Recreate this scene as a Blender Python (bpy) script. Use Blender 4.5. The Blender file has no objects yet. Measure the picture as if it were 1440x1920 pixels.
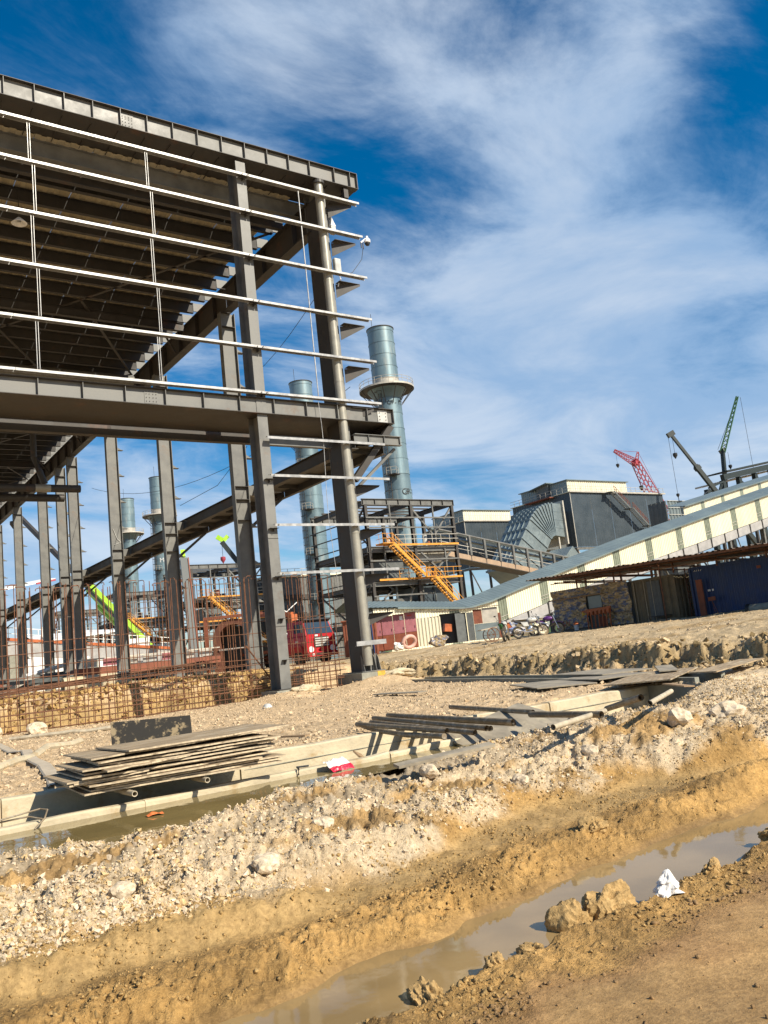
import bpy, math, random
import numpy as np
from mathutils import Vector, Matrix

random.seed(11)
rng = np.random.default_rng(7)
R = math.radians
sc = bpy.context.scene
col = sc.collection

# ------------------------------------------------------------------ camera, sky, sun, exposure
YAW, PITCH, ROLL, FPX = R(35.598), R(9.355), R(6.3206), 1585.25
CAM = Vector((0, 0, 1.9))
cf0 = Vector((math.sin(YAW), math.cos(YAW), 0)); cr0 = Vector((math.cos(YAW), -math.sin(YAW), 0)); cu0 = Vector((0, 0, 1))
CF = cf0 * math.cos(PITCH) + cu0 * math.sin(PITCH)
_u = cu0 * math.cos(PITCH) - cf0 * math.sin(PITCH)
CR = cr0 * math.cos(ROLL) - _u * math.sin(ROLL)
CU = _u * math.cos(ROLL) + cr0 * math.sin(ROLL)
cam_d = bpy.data.cameras.new('camera'); cam = bpy.data.objects.new('camera', cam_d); col.objects.link(cam)
cam.matrix_world = Matrix(((CR.x, CU.x, -CF.x, CAM.x), (CR.y, CU.y, -CF.y, CAM.y), (CR.z, CU.z, -CF.z, CAM.z), (0, 0, 0, 1)))
cam_d.sensor_fit = 'VERTICAL'; cam_d.sensor_height = 36.0; cam_d.lens = FPX / 1920 * 36.0
cam_d.clip_start = 0.1; cam_d.clip_end = 8000
sc.camera = cam
sc.view_settings.view_transform = 'Standard'; sc.view_settings.look = 'None'
sc.view_settings.gamma = 1.0; sc.view_settings.use_curve_mapping = False
sc.view_settings.exposure = 0.55

SUN_AZ, SUN_EL = R(163), R(37)          # azimuth clockwise from +Y
w = bpy.data.worlds.new('World'); sc.world = w; w.use_nodes = True
nt = w.node_tree; nt.nodes.clear()
def N(t, tree, **k):
    n = tree.nodes.new(t)
    for a, b in k.items(): setattr(n, a, b)
    return n
def LK(tree, a, b): tree.links.new(a, b)
def mth(tree, op, a, b=None, clamp=False):
    n = N('ShaderNodeMath', tree, operation=op); n.use_clamp = clamp
    for i, v in enumerate((a, b)):
        if v is None: continue
        if isinstance(v, (int, float)): n.inputs[i].default_value = v
        else: LK(tree, v, n.inputs[i])
    return n.outputs[0]
def mixc(tree, fac, a, b, blend='MIX'):
    n = N('ShaderNodeMix', tree, data_type='RGBA', blend_type=blend)
    for s, v in ((0, fac), (6, a), (7, b)):
        if isinstance(v, (int, float)): n.inputs[s].default_value = v
        elif isinstance(v, tuple): n.inputs[s].default_value = (*v, 1)
        else: LK(tree, v, n.inputs[s])
    return n.outputs[2]
def maprange(tree, v, a, b, c=0.0, d=1.0, smooth=True):
    n = N('ShaderNodeMapRange', tree); n.interpolation_type = 'SMOOTHSTEP' if smooth else 'LINEAR'
    LK(tree, v, n.inputs[0])
    for i, x in enumerate((a, b, c, d)): n.inputs[i + 1].default_value = x
    return n.outputs[0]
out = N('ShaderNodeOutputWorld', nt); bg = N('ShaderNodeBackground', nt)
sky = N('ShaderNodeTexSky', nt, sky_type='NISHITA', sun_disc=False, sun_elevation=SUN_EL, sun_rotation=SUN_AZ)
sky.altitude = 0; sky.air_density = 1.0; sky.dust_density = 0.6; sky.ozone_density = 3.0
tc = N('ShaderNodeTexCoord', nt); sep = N('ShaderNodeSeparateXYZ', nt); LK(nt, tc.outputs['Generated'], sep.inputs[0])
hs = N('ShaderNodeHueSaturation', nt); hs.inputs['Hue'].default_value = 0.497; hs.inputs['Saturation'].default_value = 1.48; hs.inputs['Value'].default_value = 0.98
LK(nt, sky.outputs[0], hs.inputs['Color'])
zc = mth(nt, 'ADD', mth(nt, 'MAXIMUM', sep.outputs[2], 0.0), 0.16)
px_ = mth(nt, 'DIVIDE', sep.outputs[0], zc); py_ = mth(nt, 'DIVIDE', sep.outputs[1], zc)
cmb = N('ShaderNodeCombineXYZ', nt); LK(nt, px_, cmb.inputs[0]); LK(nt, py_, cmb.inputs[1])
def cnoise(scale, rot, loc, sx, det, rough, dist):
    mp = N('ShaderNodeMapping', nt); mp.inputs['Rotation'].default_value = (0, 0, R(rot)); mp.inputs['Location'].default_value = loc
    mp.inputs['Scale'].default_value = (sx, 1, 1); LK(nt, cmb.outputs[0], mp.inputs[0])
    n = N('ShaderNodeTexNoise', nt); n.inputs['Scale'].default_value = scale; n.inputs['Detail'].default_value = det
    n.inputs['Roughness'].default_value = rough; n.inputs['Distortion'].default_value = dist
    LK(nt, mp.outputs[0], n.inputs['Vector']); return n.outputs[0]
SKYN = dict(big=(0.55, 20, (3.1, 1.7, 0)), wisp=(1.6, 35, (0.4, 2.2, 0)))
big = cnoise(0.62, 20, (3.1, 1.7, 0), 1.0, 3, 0.5, 0.4)
wsp = cnoise(1.9, 35, (0.4, 2.2, 0), 0.72, 10, 0.60, 0.55)
fin = cnoise(4.6, 38, (1.4, 0.2, 0), 0.6, 8, 0.66, 0.5)
low = maprange(nt, sep.outputs[2], 0.10, 0.50, 0.26, 0.0)
dens = mth(nt, 'ADD', mth(nt, 'ADD', mth(nt, 'MULTIPLY', big, 0.55), mth(nt, 'MULTIPLY', wsp, 1.0)), low)
dens = mth(nt, 'ADD', dens, mth(nt, 'MULTIPLY', mth(nt, 'SUBTRACT', fin, 0.5), 0.55))
# the banks and gaps of the cloud field: direction, tightness, amount
BANKS = [(0.191, 0.771, 0.607, 93, 0.16), (0.27, 0.738, 0.618, 93, 0.14), (0.363, 0.702, 0.612, 126, 0.16), (0.45, 0.654, 0.609, 126, 0.16), (0.53, 0.618, 0.58, 181, 0.2), (0.587, 0.583, 0.563, 181, 0.24), (0.644, 0.552, 0.529, 181, 0.2), (0.698, 0.449, 0.558, 181, 0.16), (0.665, 0.463, 0.586, 283, 0.08), (0.713, 0.468, 0.522, 283, -0.05), (0.628, 0.635, 0.451, 126, 0.12), (0.624, 0.696, 0.355, 93, 0.14), (0.684, 0.62, 0.384, 93, 0.18), (0.744, 0.528, 0.41, 71, 0.18), (0.799, 0.434, 0.416, 56, 0.22), (0.831, 0.438, 0.342, 93, 0.14), (0.746, 0.47, 0.472, 181, 0.12), (0.758, 0.588, 0.28, 126, 0.12), (0.657, 0.704, 0.27, 93, 0.1), (0.823, 0.517, 0.238, 126, 0.14), (0.853, 0.489, 0.183, 181, 0.12), (0.549, 0.655, 0.52, 181, -0.28), (0.51, 0.653, 0.559, 370, -0.1), (0.597, 0.625, 0.503, 283, -0.2), (0.476, 0.686, 0.55, 181, -0.22), (0.444, 0.699, 0.561, 283, -0.14), (0.643, 0.604, 0.47, 370, -0.14), (0.559, 0.678, 0.477, 283, -0.06), (0.762, 0.405, 0.505, 224, -0.3), (0.766, 0.361, 0.532, 283, -0.1), (0.58, 0.52, 0.627, 181, -0.28), (0.624, 0.502, 0.6, 370, -0.18), (0.508, 0.575, 0.641, 181, -0.16), (0.805, 0.513, 0.296, 503, -0.16), (0.841, 0.462, 0.281, 370, -0.16), (0.282, 0.764, 0.581, 283, -0.14), (0.186, 0.743, 0.643, 181, -0.16), (0.451, 0.834, 0.319, 126, -0.12), (0.662, 0.726, 0.183, 283, -0.16), (0.777, 0.598, 0.197, 283, -0.06)]
for bx_, by_, bz_, bn_, ba_ in BANKS:
    vm = N('ShaderNodeVectorMath', nt, operation='DOT_PRODUCT'); LK(nt, tc.outputs['Generated'], vm.inputs[0]); vm.inputs[1].default_value = (bx_, by_, bz_)
    dens = mth(nt, 'ADD', dens, mth(nt, 'MULTIPLY', mth(nt, 'POWER', mth(nt, 'MAXIMUM', vm.outputs['Value'], 0.0), float(bn_)), ba_ * 0.6))
cov = maprange(nt, dens, 0.69, 1.12)
ccol = mixc(nt, maprange(nt, wsp, 0.35, 0.7), (2.9, 4.3, 6.3), (5.4, 6.2, 7.3))
cov = mth(nt, 'MULTIPLY', cov, 0.84)
fade = maprange(nt, sep.outputs[2], -0.02, 0.10)
skycol = mixc(nt, mth(nt, 'MULTIPLY', cov, fade), hs.outputs[0], ccol)
LK(nt, skycol, bg.inputs[0]); bg.inputs[1].default_value = 0.085
LK(nt, bg.outputs[0], out.inputs[0])
sd = bpy.data.lights.new('sun', 'SUN'); so = bpy.data.objects.new('sun', sd); col.objects.link(so)
sd.energy = 4.95; sd.angle = R(0.53); sd.color = (1.0, 0.91, 0.75)
SUNV = Vector((math.sin(SUN_AZ) * math.cos(SUN_EL), math.cos(SUN_AZ) * math.cos(SUN_EL), math.sin(SUN_EL)))
so.rotation_euler = SUNV.to_track_quat('Z', 'Y').to_euler(); so.location = (20, -40, 60)

# ------------------------------------------------------------------ materials
def M(name, c, rough=0.6, metal=0.0, var=0.18, scale=3.0, bump=0.0, bscale=40.0, c2=None, c2a=0.55, c2b=0.7, c2scale=2.0, spec=0.5, alpha=None, stretch=None, coat=0.0):
    m = bpy.data.materials.new(name); m.use_nodes = True; t = m.node_tree
    b = t.nodes['Principled BSDF']; b.inputs['Metallic'].default_value = metal; b.inputs['Roughness'].default_value = rough
    b.inputs['Specular IOR Level'].default_value = spec; b.inputs['Coat Weight'].default_value = coat
    tc = N('ShaderNodeTexCoord', t); vec = tc.outputs['Object']
    if stretch:
        mp = N('ShaderNodeMapping', t); mp.inputs['Scale'].default_value = stretch; LK(t, vec, mp.inputs[0]); vec = mp.outputs[0]
    n = N('ShaderNodeTexNoise', t); n.inputs['Scale'].default_value = scale; n.inputs['Detail'].default_value = 6; n.inputs['Roughness'].default_value = 0.65
    LK(t, vec, n.inputs['Vector'])
    lo = tuple(x * (1 - var) for x in c); hi = tuple(min(1, x * (1 + var)) for x in c)
    cc = mixc(t, maprange(t, n.outputs[0], 0.3, 0.7), lo, hi)
    oi = N('ShaderNodeObjectInfo', t)
    cc = mixc(t, 1.0, cc, mixc(t, oi.outputs['Random'], (0.93, 0.93, 0.93), (1.06, 1.06, 1.06)), 'MULTIPLY')
    if c2:
        n2 = N('ShaderNodeTexNoise', t); n2.inputs['Scale'].default_value = c2scale; n2.inputs['Detail'].default_value = 8; n2.inputs['Roughness'].default_value = 0.7
        LK(t, vec, n2.inputs['Vector'])
        f = maprange(t, n2.outputs[0], c2a, c2b)
        cc = mixc(t, f, cc, c2)
        if metal > 0.2: LK(t, mth(t, 'SUBTRACT', metal, mth(t, 'MULTIPLY', f, metal), True), b.inputs['Metallic'])
    LK(t, cc, b.inputs['Base Color'])
    rr = maprange(t, n.outputs[0], 0.25, 0.75, max(0, rough - 0.1), min(1, rough + 0.1)); LK(t, rr, b.inputs['Roughness'])
    if bump:
        n3 = N('ShaderNodeTexNoise', t); n3.inputs['Scale'].default_value = bscale; n3.inputs['Detail'].default_value = 5; LK(t, vec, n3.inputs['Vector'])
        bp = N('ShaderNodeBump', t); bp.inputs['Strength'].default_value = 1.0; bp.inputs['Distance'].default_value = bump
        LK(t, n3.outputs[0], bp.inputs['Height']); LK(t, bp.outputs[0], b.inputs['Normal'])
    m.diffuse_color = (*c, 1)
    return m
RUST = (0.16, 0.062, 0.025)
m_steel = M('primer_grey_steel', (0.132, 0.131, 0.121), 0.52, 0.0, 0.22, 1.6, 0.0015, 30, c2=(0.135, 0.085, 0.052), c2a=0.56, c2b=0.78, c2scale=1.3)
m_steeld = M('dark_and_shaded_primer_steel', (0.042, 0.037, 0.032), 0.6, 0.0, 0.2, 1.5, c2=(0.085, 0.045, 0.028), c2a=0.55, c2b=0.72, c2scale=1.1)  # dark primer; its colour also carries shade on members facing away from the sun
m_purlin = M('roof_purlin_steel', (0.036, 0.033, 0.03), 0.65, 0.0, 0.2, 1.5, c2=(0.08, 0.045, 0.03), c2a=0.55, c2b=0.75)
m_sheet = M('cream_roof_sheet', (0.46, 0.40, 0.28), 0.5, 0.0, 0.08, 1.0)
m_galv = M('galvanised_girt', (0.33, 0.33, 0.325), 0.42, 0.3, 0.22, 5.0, c2=(0.30, 0.26, 0.21), c2a=0.55, c2b=0.75, c2scale=4)
m_pipe = M('galvanised_downpipe', (0.31, 0.295, 0.245), 0.4, 0.15, 0.1, 2.0, c2=(0.30, 0.17, 0.09), c2a=0.72, c2b=0.8, c2scale=1.3)
m_chim = M('blue_grey_chimney_shell', (0.16, 0.235, 0.265), 0.42, 0.35, 0.16, 0.7, c2=(0.23, 0.27, 0.27), c2a=0.5, c2b=0.7, c2scale=1.2, stretch=(1, 1, .2))
m_chimd = M('chimney_dark_shell', (0.13, 0.19, 0.215), 0.45, 0.35, 0.12, 0.5)
m_rail = M('pale_handrail', (0.45, 0.42, 0.36), 0.5, 0.1, 0.15, 2)
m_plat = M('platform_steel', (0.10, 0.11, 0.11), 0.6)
m_yel = M('orange_yellow_stair', (0.62, 0.27, 0.03), 0.5, 0, 0.15, 3)
m_orange = M('orange_paint', (0.42, 0.11, 0.03), 0.5, 0, 0.2, 3, c2=(0.3, 0.07, 0.03))
m_cream = M('cream_cladding', (0.70, 0.66, 0.50), 0.45, 0, 0.07, 0.7, c2=(0.52, 0.45, 0.31), c2a=0.54, c2b=0.85, c2scale=1.5, stretch=(1, 1, .3))
m_roofg = M('grey_green_roof_sheet', (0.14, 0.18, 0.185), 0.42, 0.1, 0.12, 0.5)
m_strip = M('translucent_strip', (0.19, 0.21, 0.155), 0.3, 0, 0.2, 2)
m_blueg = M('blue_grey_cladding', (0.045, 0.06, 0.072), 0.4, 0.15, 0.08, 0.4)
m_girder = M('pale_conveyor_girder', (0.33, 0.32, 0.31), 0.55, 0, 0.15, 1.2, c2=(0.36, 0.25, 0.17), c2a=0.6, c2b=0.8, c2scale=0.6)
m_tan = M('tan_bridge_girder', (0.36, 0.25, 0.16), 0.6, 0, 0.12, 1)
m_rustd = M('dark_rust', (0.12, 0.042, 0.024), 0.75, 0, .3, 2, c2=(.05, .03, .02))
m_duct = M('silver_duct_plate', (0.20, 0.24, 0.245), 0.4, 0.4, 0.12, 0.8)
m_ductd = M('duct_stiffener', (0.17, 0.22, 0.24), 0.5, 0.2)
m_white = M('white_sheet', (0.74, 0.74, 0.71), 0.5, 0, 0.08, 1)
m_rust = M('rusty_rebar', (0.15, 0.065, 0.032), 0.8, 0, 0.4, 6, 0.001, 60)
m_plye = M('plywood_edge', (0.46, 0.37, 0.25), 0.8, 0, 0.3, 14, c2=(0.2, 0.15, 0.09), c2a=0.55, c2b=0.65, c2scale=9)
m_rustp = M('rusty_plate', (0.20, 0.06, 0.03), 0.7, 0, 0.3, 2, c2=(0.12, 0.05, 0.03))
m_conc = M('cream_concrete', (0.50, 0.425, 0.29), 0.85, 0, 0.18, 1.5, 0.010, 18, c2=(0.36, 0.25, 0.12), c2a=0.50, c2b=0.68, c2scale=2.2)
m_concd = M('grey_concrete', (0.25, 0.245, 0.20), 0.85, 0, 0.2, 3, 0.006, 20)
m_yelc = M('yellow_painted_concrete', (0.55, 0.32, 0.04), 0.7, 0, 0.25, 4)
m_ply = M('weathered_plywood', (0.30, 0.22, 0.13), 0.8, 0, 0.4, 3, 0.002, 30, stretch=(1, 7, 7), c2=(0.42, 0.36, 0.26), c2a=0.5, c2b=0.65, c2scale=2.5)
m_plyg = M('grey_formwork_board', (0.25, 0.215, 0.16), 0.7, 0, 0.25, 3, 0.002, 30, c2=(0.36, 0.31, 0.22), c2a=0.52, c2b=0.66, c2scale=2.2)
m_black = M('black_film_board', (0.022, 0.02, 0.017), 0.75, 0, 0.3, 3, c2=(0.22, 0.17, 0.10), c2a=0.53, c2b=0.6, c2scale=5, spec=0.2)
m_scaf = M('muddy_scaffold_pipe', (0.20, 0.155, 0.10), 0.6, 0.2, 0.3, 8, c2=(0.30, 0.26, 0.20), c2a=0.5, c2b=0.6, c2scale=9)
m_scafl = M('dusty_pipe', (0.42, 0.36, 0.26), 0.7, 0, 0.2, 6, c2=(0.25, 0.2, 0.13))
m_tyre = M('rubber', (0.03, 0.028, 0.025), 0.8, 0, 0.3, 8, c2=(0.22, 0.16, 0.09), c2a=0.5, c2b=0.62)
m_blk = M('black_metal', (0.02, 0.021, 0.023), 0.45)
m_glassd = M('dark_glass', (0.03, 0.05, 0.075), 0.08, 0, 0.1, 2)
m_red = M('dusty_red_paint', (0.40, 0.014, 0.022), 0.35, 0, 0.15, 2, c2=(0.30, 0.10, 0.06), c2a=0.5, c2b=0.75, c2scale=3, coat=0.2)
m_chrome = M('chrome', (0.6, 0.6, 0.6), 0.15, 0.9)
m_wplast = M('white_plastic', (0.72, 0.72, 0.72), 0.35)
m_greyp = M('grey_box_paint', (0.45, 0.45, 0.42), 0.4)
m_pink = M('faded_pink_paint', (0.36, 0.13, 0.15), 0.55, 0, 0.15, 2, c2=(0.28, 0.07, 0.04), c2a=0.6, c2b=0.75)
m_brick = M('rust_red_paint', (0.24, 0.065, 0.03), 0.6, 0, 0.2, 2, c2=(0.36, 0.16, 0.07), c2a=0.62, c2b=0.75)
m_tarp = M('crumpled_tarp', (0.44, 0.34, 0.20), 0.32, 0.15, 0.5, 3.0, 0.03, 5, c2=(0.15, 0.17, 0.24), c2a=0.49, c2b=0.55, c2scale=3.5, stretch=(1, .6, 1.3))  # brown and blue-grey patches put the light on the creases into the colour
m_olive = M('olive_brown_container', (0.13, 0.105, 0.06), 0.55, 0, 0.2, 2, c2=(0.2, 0.14, 0.08))
m_blue = M('blue_container', (0.005, 0.028, 0.11), 0.5, 0, 0.2, 2, c2=(0.01, 0.045, 0.14), c2a=0.6, c2b=0.8)
m_canopy = M('brown_canopy_sheet', (0.12, 0.085, 0.06), 0.6, 0, 0.25, 2)
m_lime = M('lime_green_paint', (0.34, 0.60, 0.03), 0.4)
m_green = M('crane_green', (0.03, 0.11, 0.035), 0.45)
m_dkgrn = M('crane_dark_grey', (0.013, 0.021, 0.02), 0.5)
m_redc = M('crane_red', (0.33, 0.045, 0.065), 0.5)
m_bluer = M('blue_cloth', (0.12, 0.17, 0.32), 0.7, 0, 0.4, 5, c2=(0.45, 0.42, 0.38), c2a=0.5, c2b=0.56)
m_hose = M('flat_hose', (0.50, 0.42, 0.31), 0.7, 0, 0.15, 6)
m_bag = M('white_bag_plastic', (0.70, 0.68, 0.64), 0.4, 0, 0.1, 12, 0.02, 22, c2=(0.5, 0.38, 0.22), c2a=0.58, c2b=0.75, c2scale=9)
m_redcl = M('red_plastic', (0.55, 0.02, 0.05), 0.4)
m_orp = M('orange_scrap', (0.7, 0.18, 0.05), 0.5)
m_tubep = M('pink_tube', (0.55, 0.33, 0.27), 0.6)
m_wood = M('raw_timber', (0.30, 0.20, 0.11), 0.8, 0, 0.25, 4, stretch=(8, 8, 1))
m_purple = M('purple_plastic', (0.10, 0.03, 0.16), 0.35)
m_leaf = M('leaf_green', (0.06, 0.10, 0.03), 0.7, 0, 0.4, 3)
m_markk = M('black_marker', (0.02, 0.02, 0.02), 0.6)
m_markw = M('white_chalk', (0.75, 0.75, 0.72), 0.7)
m_markr = M('red_spray', (0.5, 0.04, 0.03), 0.6)

# ------------------------------------------------------------------ mesh helpers
class MB:
    def __init__(s): s.v = []; s.f = []
    def add(s, vs, fs):
        o = len(s.v); s.v += [tuple(p) for p in vs]; s.f += [tuple(i + o for i in q) for q in fs]; return s
    def box(s, x0, x1, y0, y1, z0, z1):
        return s.add([(x, y, z) for z in (z0, z1) for y in (y0, y1) for x in (x0, x1)],
                     [(0, 2, 3, 1), (4, 5, 7, 6), (0, 1, 5, 4), (2, 6, 7, 3), (0, 4, 6, 2), (1, 3, 7, 5)])
    def obox(s, c, sx, sy, sz, rz=0.0, rx=0.0, ry=0.0):
        m = Matrix.Rotation(rz, 3, 'Z') @ Matrix.Rotation(ry, 3, 'Y') @ Matrix.Rotation(rx, 3, 'X'); c = Vector(c)
        return s.add([c + m @ Vector((x * sx / 2, y * sy / 2, z * sz / 2)) for z in (-1, 1) for y in (-1, 1) for x in (-1, 1)],
                     [(0, 2, 3, 1), (4, 5, 7, 6), (0, 1, 5, 4), (2, 6, 7, 3), (0, 4, 6, 2), (1, 3, 7, 5)])
    def frame(s, p0, p1, up=(0, 0, 1)):
        p0, p1 = Vector(p0), Vector(p1); d = (p1 - p0).normalized(); up = Vector(up)
        if abs(d.dot(up)) > 0.98: up = Vector((0, 1, 0))
        r = d.cross(up).normalized(); u = r.cross(d).normalized(); return p0, p1, d, r, u
    def bar(s, p0, p1, w, h, up=(0, 0, 1), o=(0, 0)):
        p0, p1, d, r, u = s.frame(p0, p1, up); k = r * o[0] + u * o[1]
        vs = [p + k + r * (a * w / 2) + u * (b * h / 2) for p in (p0, p1) for b in (-1, 1) for a in (-1, 1)]
        return s.add(vs, [(0, 2, 3, 1), (4, 5, 7, 6), (0, 1, 5, 4), (2, 6, 7, 3), (0, 4, 6, 2), (1, 3, 7, 5)])
    def ibeam(s, p0, p1, h, wd, tf=0.025, tw=0.016, up=(0, 0, 1)):
        s.bar(p0, p1, wd, tf, up, (0, h / 2 - tf / 2)); s.bar(p0, p1, wd, tf, up, (0, -h / 2 + tf / 2))
        return s.bar(p0, p1, tw, h - 2 * tf, up)
    def tube(s, p0, p1, r, n=10, r1=None, caps=True):
        p0, p1, d, a, u = s.frame(p0, p1); r1 = r if r1 is None else r1
        o = [(math.cos(2 * math.pi * i / n), math.sin(2 * math.pi * i / n)) for i in range(n)]
        vs = [p0 + (a * c + u * q) * r for c, q in o] + [p1 + (a * c + u * q) * r1 for c, q in o]
        fs = [(i, (i + 1) % n, n + (i + 1) % n, n + i) for i in range(n)]
        if caps: fs += [tuple(range(n - 1, -1, -1)), tuple(range(n, 2 * n))]
        return s.add(vs, fs)
    def path(s, pts, r, n=6):
        pts = [Vector(p) for p in pts]; rings = []
        for i, p in enumerate(pts):
            d = (pts[min(i + 1, len(pts) - 1)] - pts[max(i - 1, 0)])
            _, _, _, a, u = s.frame(p, p + d)
            rings.append([p + (a * math.cos(2 * math.pi * k / n) + u * math.sin(2 * math.pi * k / n)) * r for k in range(n)])
        vs = [q for g in rings for q in g]
        fs = [(i * n + k, i * n + (k + 1) % n, (i + 1) * n + (k + 1) % n, (i + 1) * n + k) for i in range(len(pts) - 1) for k in range(n)]
        fs += [tuple(range(n - 1, -1, -1)), tuple((len(pts) - 1) * n + k for k in range(n))]
        return s.add(vs, fs)
    def rev(s, prof, c=(0, 0, 0), n=24, axis='Z', cap=False):
        c = Vector(c); vs = []
        for r, z in prof:
            for i in range(n):
                a = 2 * math.pi * i / n; x, y = r * math.cos(a), r * math.sin(a)
                vs.append(c + (Vector((x, y, z)) if axis == 'Z' else Vector((x, z, y)) if axis == 'Y' else Vector((z, x, y))))
        fs = [(j * n + i, j * n + (i + 1) % n, (j + 1) * n + (i + 1) % n, (j + 1) * n + i) for j in range(len(prof) - 1) for i in range(n)]
        if cap: fs += [tuple(range(n - 1, -1, -1)), tuple((len(prof) - 1) * n + i for i in range(n))]
        return s.add(vs, fs)
    def prism(s, pts, off):
        n = len(pts); off = Vector(off); a = [Vector(p) for p in pts]
        return s.add(a + [p + off for p in a], [tuple(range(n - 1, -1, -1)), tuple(range(n, 2 * n))] + [(i, (i + 1) % n, n + (i + 1) % n, n + i) for i in range(n)])
    def corr(s, p0, ux, uz, length, height, pitch=0.25, amp=0.04, nrm=None, top=None):
        """trapezoid-ribbed sheet: from p0 along ux for length, up along uz; nrm = outward direction"""
        p0, ux, uz = Vector(p0), Vector(ux), Vector(uz); nn = Vector(nrm)
        n = max(2, int(round(length / pitch))); pt = length / n; prof = []
        for i in range(n):
            prof += [(i * pt, 0), (i * pt + pt * .42, 0), (i * pt + pt * .55, amp), (i * pt + pt * .87, amp)]
        prof.append((length, 0)); vs = []
        for a, o in prof:
            hh = height if top is None else top(a); b0 = 0 if not isinstance(hh, tuple) else hh[0]; t0 = hh if not isinstance(hh, tuple) else hh[1]
            vs += [p0 + ux * a + nn * o + uz * b0, p0 + ux * a + nn * o + uz * t0]
        return s.add(vs, [(2 * i, 2 * i + 2, 2 * i + 3, 2 * i + 1) for i in range(len(prof) - 1)])
    def mesh(s, name, mat, smooth=False, off=(0, 0, 0)):
        me = bpy.data.meshes.new(name)
        v = np.array(s.v, dtype=np.float64) - np.array(off)
        me.from_pydata(v.tolist(), [], s.f)
        if mat: me.materials.append(mat)
        if smooth:
            me.polygons.foreach_set('use_smooth', [True] * len(me.polygons)); me.set_sharp_from_angle(angle=R(38))
        me.update(); return me

def tag(o, label=None, cat=None, group=None, kind=None):
    if label: o['label'] = label
    if cat: o['category'] = cat
    if group: o['group'] = group
    if kind: o['kind'] = kind
    return o
class Thing:
    """an Empty at the thing's base that parents its parts; parts are given in world coordinates unless local=True"""
    def __init__(s, name, label, cat, loc=(0, 0, 0), rz=0.0, group=None, local=False):
        s.o = bpy.data.objects.new(name, None); col.objects.link(s.o); s.o.empty_display_size = 0.2
        s.o.location = loc; s.o.rotation_euler = (0, 0, rz); tag(s.o, label, cat, group)
        s.off = (0, 0, 0) if (local or rz) else tuple(loc)
    def part(s, name, mb, mat=None, parent=None, smooth=False, label=None, kind=None, own=False):
        o = bpy.data.objects.new(name, mb.mesh(name, mat, smooth, (0, 0, 0) if own else s.off) if isinstance(mb, MB) else mb)
        o.parent = parent or s.o; col.objects.link(o)
        if label: o['label'] = label
        if kind: o['kind'] = kind
        return o
def single(name, mb, mat, label=None, cat=None, group=None, kind=None, smooth=False, loc=(0, 0, 0)):
    o = bpy.data.objects.new(name, mb.mesh(name, mat, smooth, loc)); o.location = loc; col.objects.link(o)
    return tag(o, label, cat, group, kind)
def copy_tree(o, parent=None):
    c = o.copy(); col.objects.link(c); c.parent = parent
    for ch in [q for q in o.children]: copy_tree(ch, c)
    return c
# ------------------------------------------------------------------ noise and terrain
def _h(ix, iy, seed):
    n = (ix.astype(np.int64) * 374761393 + iy.astype(np.int64) * 668265263 + seed * 1442695041) & 0x7fffffff
    n = ((n ^ (n >> 13)) * 1274126177) & 0x7fffffff
    return ((n ^ (n >> 16)) & 0xffffff) / float(0xffffff)
def vnoise(x, y, seed=0):
    ix = np.floor(x); iy = np.floor(y); fx = x - ix; fy = y - iy
    fx = fx * fx * fx * (fx * (fx * 6 - 15) + 10); fy = fy * fy * fy * (fy * (fy * 6 - 15) + 10)
    a = _h(ix, iy, seed); b = _h(ix + 1, iy, seed); c = _h(ix, iy + 1, seed); d = _h(ix + 1, iy + 1, seed)
    return (a + (b - a) * fx) * (1 - fy) + (c + (d - c) * fx) * fy - 0.5
def fbm(x, y, freq, octv, seed=0, gain=0.5, lac=2.03):
    s = 0.0; a = 1.0
    for o in range(octv):
        s = s + a * vnoise(x * freq + 17.3 * o, y * freq - 9.1 * o, seed + o); freq *= lac; a *= gain
    return s
def billow(x, y, freq, octv, seed=0, gain=0.5):
    s = 0.0; a = 1.0
    for o in range(octv):
        s = s + a * (1 - np.abs(2 * vnoise(x * freq + 7.7 * o, y * freq + 3.3 * o, seed + o)) * 2); freq *= 2.1; a *= gain
    return s
def sst(v, a, b):
    t = np.clip((v - a) / (b - a), 0, 1); return t * t * (3 - 2 * t)
LY = [-30, 0, 9, 13, 17.6, 26, 34, 60]; LX = [15.0, 15.2, 15.7, 16.2, 17.3, 19.2, 20.5, 22.5]
EX = [-4, 1.5, 2.2, 3.2, 4.0, 4.6, 5.5, 7, 8, 16]; EY = [8.3, 8.3, 7.75, 7.8, 8.3, 8.6, 8.55, 8.8, 9.0, 9.0]   # front edge of the water beside the drain
def warp(X, Y):
    r = np.hypot(X, Y)
    q = Y + fbm(X, Y, 0.35, 3, 3) * 0.22 + fbm(X, Y, 1.7, 3, 9) * 0.20 * np.clip(r / 6, 0.4, 1.0)
    yb = np.interp(X, [-4, 1.3, 4.0, 6.3, 8.1, 10.0, 16], [6.6, 6.45, 6.3, 6.9, 6.9, 6.0, 5.6])
    q = q - 0.07 * np.clip(X - 2.3, 0, 9) * (1 - sst(Y, 5.2, 6.4))
    E = np.interp(X, EX, EY)
    a = 5.0 + (q - 5.0) * 2.1 / (yb - 5.0); b = 7.1 + (q - yb) * 1.5 / (E - yb)
    return np.where(q < 5.0, q, np.where(q < yb, a, b))
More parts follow.
